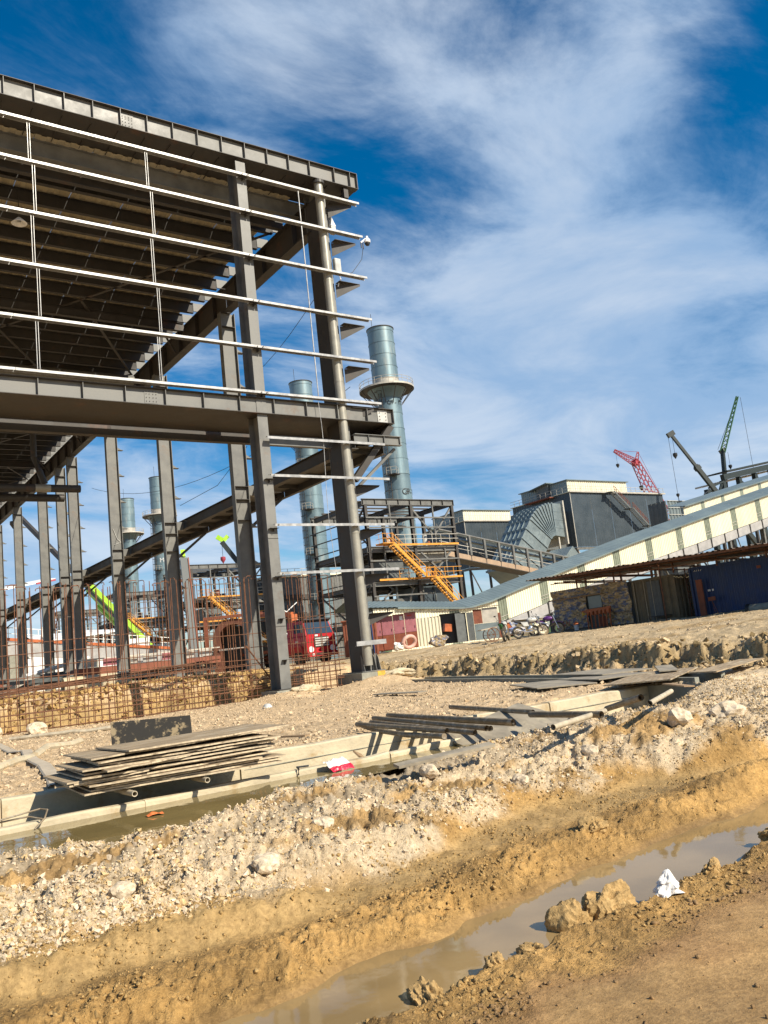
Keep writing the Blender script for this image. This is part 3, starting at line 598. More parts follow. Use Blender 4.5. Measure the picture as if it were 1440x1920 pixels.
B.part('soffit_plate', MB().box(XL, 18.83, 25.31, 27.58, 10.43, 10.446), m_steeld)
B.part('splice_plate', MB().box(18.18, 18.62, 25.115, 25.138, 10.46, 10.93), m_greyp)
B.part('crane_rear_beam', MB().ibeam((XL, 27.72, 10.45), (18.8, 27.72, 10.45), 0.75, 0.26), m_steeld)
B.part('crane_side_beam', MB().ibeam((18.72, 25.3, 10.22), (18.72, 27.6, 10.22), 0.4, 0.22), m_steeld)
B.part('lower_front_beam', MB().ibeam((13.55, 26.0, 9.75), (16.5, 26.0, 9.75), 0.36, 0.16), m_steel)
wb = B.part('walkway_end_beam', MB().ibeam((16.98, 25.1, 9.74), (19.1, 25.1, 9.74), 0.36, 0.18), m_steel)
for x in (17.6, 18.3, 19.03): B.part('stiffener', MB().box(x - .008, x + .008, 25.02, 25.09, 9.59, 9.89), m_steel, wb)
bm_ = MB()
for zz in (10.56, 10.69, 10.82):
    for xx in (18.26, 18.54): bm_.tube((xx, 25.114, zz), (xx, 25.09, zz), .018, 6)
B.part('splice_bolts', bm_, m_steeld)
for xs_, z0_, z1_ in ((9.2, 20.06, 20.69), (1.9, 20.06, 20.69), (9.4, 10.43, 10.96), (3.4, 10.43, 10.96)):
    sp_ = B.part('splice_plate', MB().box(xs_ - .22, xs_ + .22, 25.126, 25.139, z0_ + .05, z1_ - .05), m_steel); bm_ = MB()
    for a in (-.16, -.06, .06, .16):
        for b in (.12, .24, .36, .44): bm_.tube((xs_ + a, 25.125, z0_ + b), (xs_ + a, 25.106, z0_ + b), .015, 6)
    B.part('bolts', bm_, m_steeld, sp_)
# corner braces
B.part('brace', MB().bar((18.78, 25.2, 10.35), (17.06, 25.45, 8.25), 0.24, 0.2, (0, 1, 0)), m_steeld)
B.part('brace', MB().bar((18.95, 25.35, 9.5), (17.06, 25.6, 7.85), 0.1, 0.12, (0, 1, 0)), m_steel)
# girts on the front, with their sag rods
GZ = [19.29, 17.88, 16.17, 14.46, 12.76, 11.10]
for z in GZ:
    for x0, x1 in ((XL, 5.3), (5.31, 13.44), (13.46, 18.22)):
        mb = MB(); y = 24.84; zt_ = z + .05
        mb.box(x0, x1, y, y + 0.006, zt_ - .08, zt_ - .004); mb.box(x0, x1, y, y + 0.21, zt_ - .0039, zt_); mb.box(x0, x1, y + 0.205, y + 0.21, zt_ - .08, zt_ - .0041); mb.box(x0, x1, y + .0061, y + .03, zt_ - .08, zt_ - .076)
        B.part('girt', mb, m_galv)
for z, xe in ((9.52, 18.17), (8.19, 18.2), (6.48, 18.2), (4.84, 18.19)):
    mb = MB(); mb.box(13.28, xe, 24.84, 24.846, z - .05, z + .036); mb.box(13.28, xe, 24.84, 25.0, z + .0361, z + .04)
    B.part('girt', mb, m_galv)
for x in (5.98, 9.7):
    for k in range(5):
        mb = MB(); dx = 0.1 * (k % 2)
        for q in (0, 0.07): mb.tube((x + q + dx - .05, 24.9, GZ[k + 1] + .09), (x + q + dx - .05, 24.9, GZ[k] - .09), 0.011, 6)
        B.part('sag_rod', mb, m_galv)
for k in range(5): B.part('sag_rod', MB().tube((15.51, 24.9, GZ[k + 1] + .09), (15.51, 24.9, GZ[k] - .09), 0.022, 6), m_galv)
B.part('sag_cable', MB().path([(15.51 + 0.05 * math.sin(k), 24.95, 11 - k * 0.85) for k in range(9)], 0.01, 5), m_galv)

def hcol(x, y, z0, z1, along, wf=0.4, d=0.7, name='column', mat=None, mat2=None):
    """H section; along='Y': flanges face -Y/+Y (front columns); 'X': flanges face -X/+X (side row)"""
    mb = MB(); t1 = 0.028
    if along == 'Y':
        mb.box(x - wf / 2, x + wf / 2, y, y + t1, z0, z1); mb.box(x - wf / 2, x + wf / 2, y + d - t1, y + d, z0, z1); mb.box(x - .01, x + .01, y + t1, y + d - t1, z0, z1)
    else:
        mb.box(x - d / 2, x - d / 2 + t1, y, y + wf, z0, z1); mb.box(x + d / 2 - t1, x + d / 2, y, y + wf, z0, z1); mb.box(x - d / 2 + t1, x + d / 2 - t1, y + wf / 2 - .01, y + wf / 2 + .01, z0, z1)
    return B.part(name, mb, mat or m_steel)
# front columns
fc = hcol(13.3, 25.12, 1.06, 19.95, 'Y', 0.38, 0.72)
for z in GZ + [8.1, 6.4, 4.75]:
    B.part('cleat', MB().box(13.14, 13.46, 24.92, 25.118, z - 0.02, z - 0.008).box(13.30, 13.312, 24.96, 25.118, z - .12, z - .021), m_steeld, fc)
for z in (3.35, 2.0): B.part('cleat', MB().box(13.22, 13.42, 24.93, 25.118, z, z + .012).prism([(13.3, 25.118, z), (13.3, 24.95, z), (13.3, 25.118, z - .16)], (0.012, 0, 0)), m_steeld, fc)
B.part('splice_seam', MB().box(13.105, 13.495, 25.112, 25.119, 6.05, 6.075).box(13.105, 13.495, 25.112, 25.119, 3.1, 3.12), m_steeld, fc)
B.part('base_plate', MB().box(12.98, 13.62, 25.0, 26.0, 1.04, 1.075), m_steeld, fc)
bm_ = MB()
for z in GZ + [8.19, 6.48, 4.84]:
    for xx in (13.2, 13.4): bm_.tube((xx, 24.83, z + .0), (xx, 24.8, z + .0), .02, 6)
B.part('girt_bolts', bm_, m_steel, fc)
cc = hcol(16.80, 25.38, 1.28, 19.95, 'Y', 0.42, 0.9)
B.part('side_shade_plate', MB().box(16.58, 16.589, 25.42, 26.2, 1.3, 19.5), m_steeld, cc)  # added dark sheet, puts the shade of the column's left side into colour
for z in (19.2, 17.6, 15.9, 14.2, 12.5, 10.9):
    B.part('bracket', MB().prism([(17.02, 25.3, z), (17.95, 25.0, z + .02), (17.95, 25.0, z - .05), (17.02, 25.3, z - 0.55)], (0, .012, 0)).box(17.02, 17.95, 25.0, 25.3, z + .021, z + .033), m_steeld, cc)
for z in (18.5, 16.6, 14.8, 13.0, 11.6):
    B.part('cleat', MB().box(17.02, 17.42, 26.0, 26.25, z, z + .02).prism([(17.02, 26.1, z), (17.4, 26.1, z), (17.02, 26.1, z - .16)], (0, .012, 0)), m_steeld, cc)
for z in (8.0, 6.35, 4.7, 3.3):
    B.part('bracket', MB().prism([(17.02, 25.4, z), (17.95, 25.2, z + .0), (17.95, 25.2, z - .04), (17.02, 25.4, z - 0.4)], (0, .012, 0)).box(17.02, 17.95, 25.15, 25.42, z + .001, z + .012), m_steeld, cc)
for x in (16.45, 16.7, 16.95, 17.12): B.part('base_gusset', MB().prism([(x, 25.36, 1.31), (x, 25.15, 1.31), (x, 25.25, 1.75), (x, 25.36, 1.9)], (.014, 0, 0)), m_steel, cc)
B.part('base_plate', MB().box(16.3, 17.3, 25.1, 26.45, 1.28, 1.31), m_steel, cc)
B.part('base_side', MB().prism([(17.03, 25.35, 1.32), (17.28, 25.35, 1.32), (17.22, 25.35, 1.6), (17.03, 25.35, 2.0)], (0, .014, 0)), m_steel, cc)
dp = B.part('downpipe', MB().tube((16.63, 25.19, 1.5), (16.63, 25.19, 19.9), 0.165, 20), m_pipe, smooth=True)
B.part('collar', MB().tube((16.63, 25.19, 19.9), (16.63, 25.19, 20.02), 0.24, 20), m_steeld, dp)
for z in (6.2, 11.9, 15.9): B.part('joint_ring', MB().tube((16.63, 25.19, z), (16.63, 25.19, z + .05), 0.173, 20), m_pipe, dp)
B.part('pipe_bracket', MB().box(16.1, 17.35, 24.96, 25.0, 2.2, 2.36).box(16.1, 17.35, 25.0, 25.09, 2.2, 2.21), m_galv, dp)
B.part('roof_bracket', MB().bar((18.1, 25.5, 19.95), (17.1, 25.6, 18.9), 0.12, 0.3, (0, 1, 0)).box(17.75, 17.95, 25.1, 25.3, 19.6, 20.0), m_steeld)
# side row of columns with lower crane runway
ROW = [34.1, 43.0, 52.1, 61.3, 64.6, 70.3, 79.5, 88.3]
proto = None
for i, y in enumerate(ROW):
    if proto is None:
        c = hcol(16.7, y, 1.4, 18.3, 'X', 0.36, 0.72); proto = c
        for k, z in enumerate([3.0, 4.7, 6.4, 8.1, 11.3, 13.0, 14.7, 16.4]):
            B.part('cleat', MB().box(17.07, 17.42, y + .02, y + .3, z, z + .02).prism([(17.07, y + .1, z + .02), (17.35, y + .1, z + .02), (17.07, y + .1, z + .2)], (0, .012, 0)), m_steel, c)
        for z in (9.35, 9.95, 8.4, 17.6): B.part('stiffener', MB().box(16.37, 17.03, y - .005, y + .165, z, z + .022), m_steeld, c)
        B.part('base_plate', MB().box(16.25, 17.15, y - .1, y + .5, 1.38, 1.42), m_steeld, c)
        B.part('beam_seat', MB().box(17.075, 17.44, y + .02, y + .34, 9.55, 10.0), m_steel, c)
    else:
        c = copy_tree(proto, B.o); c.location = (0, y - ROW[0], 0)
    br = B.part('walkway_brace', MB().bar((17.08, y + .18, 8.1), (18.75, y + .18, 9.42), 0.12, 0.12), m_steeld)
gseg = [25.9] + ROW[:4] + ROW[5:] + [97]
for a, b in zip(gseg[:-1], gseg[1:]):
    gd = B.part('runway_girder', MB().ibeam((16.7, a + .02, 18.9), (16.7, b - .02, 18.9), 1.2, 0.42, 0.03, 0.016), m_steeld)  # the darker steel paints in the shade on the girder's inner face
    n = int((b - a) / 2.2)
    for k in range(n):
        yy = a + (k + .5) * (b - a) / n; B.part('stiffener', MB().box(16.5, 16.69, yy - .01, yy + .01, 18.34, 19.46), m_steeld, gd)
    B.part('crane_beam', MB().ibeam((17.55, a + .02, 9.86), (17.55, b - .02, 9.86), 0.52, 0.3, 0.025, 0.016), m_steeld)
    B.part('walkway_beam', MB().ibeam((18.85, a + .02, 9.62), (18.85, b - .02, 9.62), 0.36, 0.2, 0.02, 0.012), m_steeld)
    B.part('walkway_deck', MB().box(17.72, 18.74, a + .03, b - .03, 9.72, 9.735), m_steeld)
    for k in range(n + 1):
        yy = a + k * (b - a) / (n + 1) + .5; B.part('cross_rib', MB().box(17.72, 18.74, yy, yy + .015, 9.55, 9.719), m_steeld)
# roof: purlins, sheets, bracing
y = 28.6
while y < 95:
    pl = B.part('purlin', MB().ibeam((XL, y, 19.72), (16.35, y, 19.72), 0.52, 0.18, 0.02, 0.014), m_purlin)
    B.part('purlin_end', MB().box(16.36, 16.9, y - .03, y + .03, 19.57, 19.99), m_steel, pl)
    y += 1.43
x = XL
while x < 16.2:
    wv = min(1.95, 16.25 - x)
    B.part('roof_sheet', MB().corr((x, 26.6, 20.045), (1, 0, 0), (0, 1, 0), wv - .01, 69.7, 0.39, -0.028, (0, 0, 1)), m_sheet)
    x += 1.95
for k in range(7):
    y0 = 28.5 + k * 9
    for x0, x1, ya, yb in ((5.5, 11, 0, 9), (11, 5.5, 0, 9), (11, 16.3, 0, 9), (16.3, 11, 0, 9), (-1, 5.5, 0, 9), (5.5, -1, 0, 9)):
        if (k + int(x0)) % 3 == 2: continue
        B.part('roof_brace', MB().bar((x0, y0 + ya, 19.48 - 0.05 * (x1 > x0)), (x1, y0 + yb, 19.48 - 0.05 * (x1 > x0)), 0.13, 0.04), m_steeld)
for k in range(5):
    B.part('knee_brace', MB().bar((15.2, 30 + 9 * k, 19.55), (16.5, 30 + 9 * k + 1.2, 18.5), 0.08, 0.08), m_steeld)
for y in (38.6, 52.9, 68):
    B.part('roof_truss_beam', MB().ibeam((XL, y, 19.3), (16.4, y, 19.3), 0.5, 0.22), m_steeld)
pp = B.part('duct_pipe', MB().tube((XL, 46, 18.9), (16.2, 46, 18.9), 0.28, 14), m_steel, smooth=True)
pp = B.part('duct_pipe', MB().tube((XL, 53.2, 14.05), (14.9, 53.2, 14.05), 0.24, 14), m_steeld, smooth=True)
B.part('pipe_lit_band', MB().tube((12.2, 53.2, 14.05), (13.1, 53.2, 14.05), 0.25, 14), m_pipe, pp, True)  # lighter sleeve stands in for the band of light across the pipe
pp = B.part('duct_pipe', MB().tube((XL, 54.4, 13.7), (14.2, 54.4, 13.7), 0.24, 14), m_steeld, smooth=True)
B.part('drop_pipe', MB().path([(12.4, 54, 18.9), (12.4, 54, 16.2), (12.7, 54, 15.3), (13.0, 54, 14.5)], 0.19, 10), m_steeld, smooth=True)
B.part('side_cable', MB().path([(17.2, 34.2, 11.9), (17.3, 38, 10.9), (17.3, 43, 10.9)], 0.015, 4), m_blk)
B.part('side_cable', MB().path([(17.2, 27, 16.2 + 0)] + [(17.2, 27 + k * 1.2, 16.2 - 1.3 * math.sin(k / 5 * 1.5)) for k in range(1, 6)], 0.014, 4), m_blk)
cab = B.part('side_cable', MB().path([(17.6, 25.9 + k * 1.7, 11.6 + 0.018 * (k - 5) ** 2) for k in range(21)], 0.013, 4), m_blk)
# chalk mark and red spray marks on columns
B.part('chalk_mark', MB().bar((16.52, 52.09 + .16, 11.3), (16.72, 52.25, 10.7), 0.012, 0.07, (0, -1, 0)).bar((16.72, 52.25, 10.7), (16.95, 52.25, 10.45), 0.012, 0.06, (0, -1, 0)).bar((16.95, 52.25, 10.45), (16.55, 52.25, 10.3), 0.012, 0.06, (0, -1, 0)), m_markw)
t = Thing('high_bay_lamp', 'round white industrial lamp hanging under the hall roof', 'lamp', (6.62, 29.5, 18.3))
t.part('shade', MB().rev([(0.05, 0.22), (0.12, 0.16), (0.27, 0.0), (0.25, -0.01), (0.08, 0.1)], (6.62, 29.5, 18.3), 20), m_wplast, smooth=True)
t.part('rod', MB().tube((6.62, 29.5, 18.5), (6.62, 29.5, 19.5), 0.015, 6), m_steeld)

# security camera and boxes
t = Thing('security_camera', 'white dome security camera on the tip of the second girt from the top', 'camera', (18.25, 24.85, 17.7))
t.part('dome_housing', MB().rev([(0.001, .2), (.05, .19), (.06, .1), (.12, .05), (.125, -.06), (.11, -.08)], (18.38, 24.8, 17.72), 18), m_wplast, smooth=True)
t.part('lens_dome', MB().rev([(0.105, -.08), (.10, -.13), (.07, -.18), (0.001, -.2)], (18.38, 24.8, 17.72), 18), m_blk, smooth=True)
t.part('arm', MB().bar((18.1, 24.86, 17.62), (18.36, 24.82, 17.84), 0.04, 0.05), m_wplast)
for q in (0, .09): t.part('antenna', MB().box(18.07 + q, 18.1 + q, 24.8, 24.83, 17.38 - q * .3, 17.62), m_steeld)
t = Thing('junction_box', 'grey electrical box low on the corner column below the camera height', 'electrical box', (17.15, 25.3, 16.2))
t.part('box', MB().box(17.04, 17.3, 25.2, 25.37, 16.35, 16.95), m_greyp); t.part('lid', MB().box(17.06, 17.28, 25.185, 25.199, 16.38, 16.92), m_greyp)
t.part('conduit', MB().path([(17.2, 25.25, 16.34), (17.24, 25.22, 16.1), (17.12, 25.2, 15.95), (17.1, 25.25, 15.8)], 0.025, 6), m_wplast, smooth=True)
t = Thing('junction_box', 'small white weather box wrapped near the top of the corner column', 'electrical box', (17.15, 25.3, 18.0))
t.part('box', MB().box(17.04, 17.24, 25.2, 25.37, 18.0, 18.3), m_greyp); t.part('cover', MB().prism([(17.03, 25.19, 18.3), (17.26, 25.19, 18.3), (17.1, 25.19, 18.62)], (0, .18, 0)), m_wplast)
single('camera_cable', MB().path([(18.2, 24.84, 17.5), (18.1, 24.9, 16.95), (17.7, 25.05, 16.4), (17.32, 25.2, 16.25)], 0.012, 5), m_blk, 'thin black cable sagging from the security camera to the grey box', 'cable', loc=(18.2, 24.84, 17.5))

# footings
t = Thing('concrete_footing', 'rough concrete footing under the front column of the hall', 'footing', (13.3, 25.4, 0.3))
t.part('block', rock_mb(1, 3, 3, 0.06, (1, 1, 1)) if False else MB().box(12.86, 13.78, 24.93, 26.1, 0.1, 1.035), m_concd)
t.part('rubble_skirt', rock_mb(.42, 6, 3, .35, (1.1, .5, .45)), m_conc, own=True).location = (.55, -.6, .62)
t = Thing('concrete_footing', 'yellow painted concrete footing under the corner column with the downpipe', 'footing', (16.8, 25.4, 0.4))
t.part('block', MB().box(16.12, 16.78, 24.88, 26.5, 0.2, 1.27), m_concd); t.part('painted_corner', MB().box(16.782, 17.1, 24.87, 26.5, 0.2, 1.275), m_yelc)
t.part('plain_side', MB().box(17.102, 17.55, 24.98, 26.5, 0.2, 1.24), m_conc)
t.part('rubble_skirt', rock_mb(.45, 8, 3, .4, (1.2, .6, .4)), m_conc, own=True).location = (.95, -.55, .72)

# ------------------------------------------------------------------ rebar cage along the pit
t = Thing('rebar_cage', 'long rusty double rebar mat standing in the pit behind the front columns', 'rebar', (10.5, 26.1, -0.4))
vb = MB().tube((0, 0, 0), (0, 0, 5.25), 0.013, 5).mesh('bar', m_rust)
n = 0
for lay, yb in ((0, 26.0), (1, 26.32)):
    x = 4.55
    while x < 16.1:
        if not (12.85 < x < 13.65):
            o = t.part('bar', vb); o.location = (x + random.uniform(-.03, .03) - 10.5, yb - 26.1, 0 + random.uniform(-.1, .12)); o.rotation_euler = (random.uniform(-.006, .006), random.uniform(-.012, .012), 0)
            if x > 15.3: o.scale = (1, 1, 0.98)
        x += random.uniform(0.18, 0.27)
hk = MB().path([(0, 0, 0), (0.0, 0.02, 0.06), (0, 0.1, 0.09), (0.0, .3, 0.09)], 0.013, 5).mesh('hook', m_rust)
for i in range(46):
    o = t.part('hook', hk); o.location = (4.6 + i * 0.25 - 10.5, -0.1, 5.22 + random.uniform(-.08, .08)); o.rotation_euler = (0, 0, random.choice((0, 1.4, -1.2, 0.3)))
hb = MB().tube((0, 0, 0), (11.7, 0, 0), 0.012, 5).mesh('crossbar', m_rust)
for lay, yb in ((0, 25.975), (1, 26.345)):
    for k in range(15):
        o = t.part('crossbar', hb); o.location = (4.5 - 10.5, yb - 26.1, 0.05 + k * 0.165 + random.uniform(-.02, .02)); o.rotation_euler = (0, random.uniform(-.006, .006), 0)
for k in range(4):
    o = t.part('crossbar', hb); o.location = (4.5 - 10.5, -0.12 + .36 * (k % 2), 2.7 + k * 0.32 + random.uniform(-.02, .02)); o.scale = (1, 1, 1); o.rotation_euler = (0, .02 - .012 * k, 0)
t.part('tie_bar', MB().tube((12.4, 26.0, 2.6), (13.9, 26.2, 0.6), 0.025, 6), m_rust)
t = Thing('rebar_bundle', 'bundle of loose rusty rods lying behind the rebar cage', 'rebar', (10, 33.6, 1.6))
for k in range(11):
    t.part('rod', MB().tube((5.0 + random.uniform(0, 1), 33.6 + .07 * k, 1.75 + random.uniform(0, .25)), (14.6 + random.uniform(-1, .6), 33.8 + random.uniform(0, .5), 2.05 + random.uniform(0, .35)), 0.018, 5), m_rust)
# ------------------------------------------------------------------ chimneys
def text_mesh(txt, size, ext=0.004):
    cu = bpy.data.curves.new('txt', 'FONT'); cu.body = txt; cu.size = size; cu.extrude = ext
    o = bpy.data.objects.new('txt', cu); col.objects.link(o); dg = bpy.context.evaluated_depsgraph_get()
    me = bpy.data.meshes.new_from_object(o.evaluated_get(dg)); bpy.data.objects.remove(o); return me
def chimney(x, y, label, marks=(), top=52.0, r=2.05):
    c = Thing('chimney', label, 'chimney', (x, y, 1.7), 0, 'steel chimneys of the plant')
    zs = [1.7]; z = 1.7; k = 0
    while z < 39: z += 2.42; zs.append(z)
    for i in range(len(zs) - 1):
        rr = r + 0.03 * (i % 2)
        s = c.part('shell_course', MB().rev([(rr, zs[i] + .01), (rr, zs[i + 1] - .06), (rr + .05, zs[i + 1] - .05), (rr + .05, zs[i + 1])], (x, y, 0), 36), m_chim if i % 5 else m_chimd, smooth=True)
    z0 = zs[-1]
    c.part('cone', MB().rev([(r + .02, z0), (r + .5, z0 + .9), (r + 1.0, z0 + 1.5)], (x, y, 0), 36), m_chimd, smooth=True)
    zp = z0 + 1.5
    pl = c.part('platform', MB().rev([(r + .1, zp), (r + 2.25, zp), (r + 2.25, zp + .16), (r + .1, zp + .16)], (x, y, 0), 36), m_steeld, smooth=False)
    c.part('kick_plate', MB().rev([(r + 2.27, zp + .02), (r + 2.27, zp + .3), (r + 2.24, zp + .3), (r + 2.24, zp + .02)], (x, y, 0), 36), m_rail, pl)
    for hh in (0.7, 1.15):
        n = 36; pts = [(x + (r + 2.2) * math.cos(2 * math.pi * i / n), y + (r + 2.2) * math.sin(2 * math.pi * i / n), zp + .16 + hh) for i in range(n + 1)]
        c.part('handrail', MB().path(pts, 0.035, 5), m_rail, pl)
    mb = MB()
    for i in range(24):
        a = 2 * math.pi * i / 24; mb.tube((x + (r + 2.2) * math.cos(a), y + (r + 2.2) * math.sin(a), zp + .16), (x + (r + 2.2) * math.cos(a), y + (r + 2.2) * math.sin(a), zp + 1.3), 0.035, 5)
    c.part('rail_posts', mb, m_rail, pl)
    for i in range(12):
        a = 2 * math.pi * (i + .5) / 12; ca, sa = math.cos(a), math.sin(a)
        c.part('strut', MB().bar((x + (r + .15) * ca, y + (r + .15) * sa, zp - 2.3), (x + (r + 2.1) * ca, y + (r + 2.1) * sa, zp), 0.1, 0.1), m_steeld, pl)
    z = zp + .16; i = 0
    hs_ = [(1.6, m_rail)] + [(1.95, m_chim)] * 4 + [(1.5, m_chim)]
    for h, mt in hs_:
        rr = r + 0.03 * (i % 2); z2 = min(z + h, top); c.part('shell_course', MB().rev([(rr, z), (rr, z2 - .05), (rr + .05, z2 - .04), (rr + .05, z2)], (x, y, 0), 36), mt, smooth=True); z = z2; i += 1
    c.part('rim', MB().rev([(r + .02, z), (r + .14, z), (r + .14, z + .12), (r - .1, z + .12), (r - .1, z - 1.2)], (x, y, 0), 36), m_steeld)
    c.part('lightning_rod', MB().tube((x, y + r, z), (x, y + r, z + 3.6), 0.04, 5), m_steeld)
    # caged ladder and landings on the camera side
    a = R(205); ca, sa = math.cos(a), math.sin(a)
    def at(rr, da, zz): return (x + rr * math.cos(a + da), y + rr * math.sin(a + da), zz)
    ld = c.part('ladder', MB().tube(at(r + .35, .09, 6), at(r + .35, .09, zp), 0.05, 5).tube(at(r + .35, -.09, 6), at(r + .35, -.09, zp), 0.05, 5), m_steeld)
    mb = MB(); zz = 6.3
    while zz < zp: mb.bar(at(r + .35, .09, zz), at(r + .35, -.09, zz), .05, .05); zz += .6
    c.part('rungs', mb, m_steeld, ld)
    mb = MB(); zz = 7.5
    while zz < zp:
        mb.path([at(r + .35, .14, zz), at(r + .9, .2, zz), at(r + 1.15, 0, zz), at(r + .9, -.2, zz), at(r + .35, -.14, zz)], 0.04, 4); zz += 1.3
    for da in (.2, 0, -.2): mb.tube(at(r + (.9 if da else 1.15), da, 7.5), at(r + (.9 if da else 1.15), da, zp - .5), .03, 4)
    c.part('ladder_cage', mb, m_steeld, ld)
    for zl in (12, 20, 28, 36):
        p = c.part('landing', MB().obox(at(r + .8, .35, zl), 1.6, 1.5, .12, a), m_steeld)
        mb = MB()
        for h in (.6, 1.1): mb.path([at(r + .1, .68, zl + h), at(r + 1.6, .52, zl + h), at(r + 1.6, .1, zl + h)], .035, 4)
        for rr, da in ((r + .3, .66), (r + 1.6, .52), (r + 1.6, .3), (r + 1.6, .1)): mb.tube(at(rr, da, zl), at(rr, da, zl + 1.1), .035, 4)
        c.part('landing_rail', mb, m_rail, p)
    for txt, zz, size, da, mt in marks:
        for q, ch in enumerate(txt):
            me = text_mesh(ch, size); av = -2.19 + da + q * size * .62 / (r + .1)
            o = c.part('marking', me, None); me.materials.append(mt); o.location = ((r + .08) * math.cos(av), (r + .08) * math.sin(av), zz - 1.7); o.rotation_euler = (R(90), 0, av + R(90))
    return c
chimney(76.4, 102.4, 'nearest tall blue grey steel chimney rising behind the corner column of the hall', [('G9-17', 39.2, 1.0, -.1, m_markk), ('G9-12', 25.0, 1.3, .25, m_markk), ('G9', 21.2, 1.1, .5, m_markk)])
chimney(76.7, 129.0, 'second blue grey steel chimney with caged ladder seen between the front and corner columns')
chimney(77.0, 205.4, 'far blue grey chimney partly hidden by a column at the left, with its platform showing', [('M-1', 30, 1.6, -.1, m_markw), ('LJ-8', 12.5, 1.5, .0, m_markw)])
chimney(77.5, 231.9, 'farthest blue grey chimney, standing leftmost beside the column with the chalk mark')

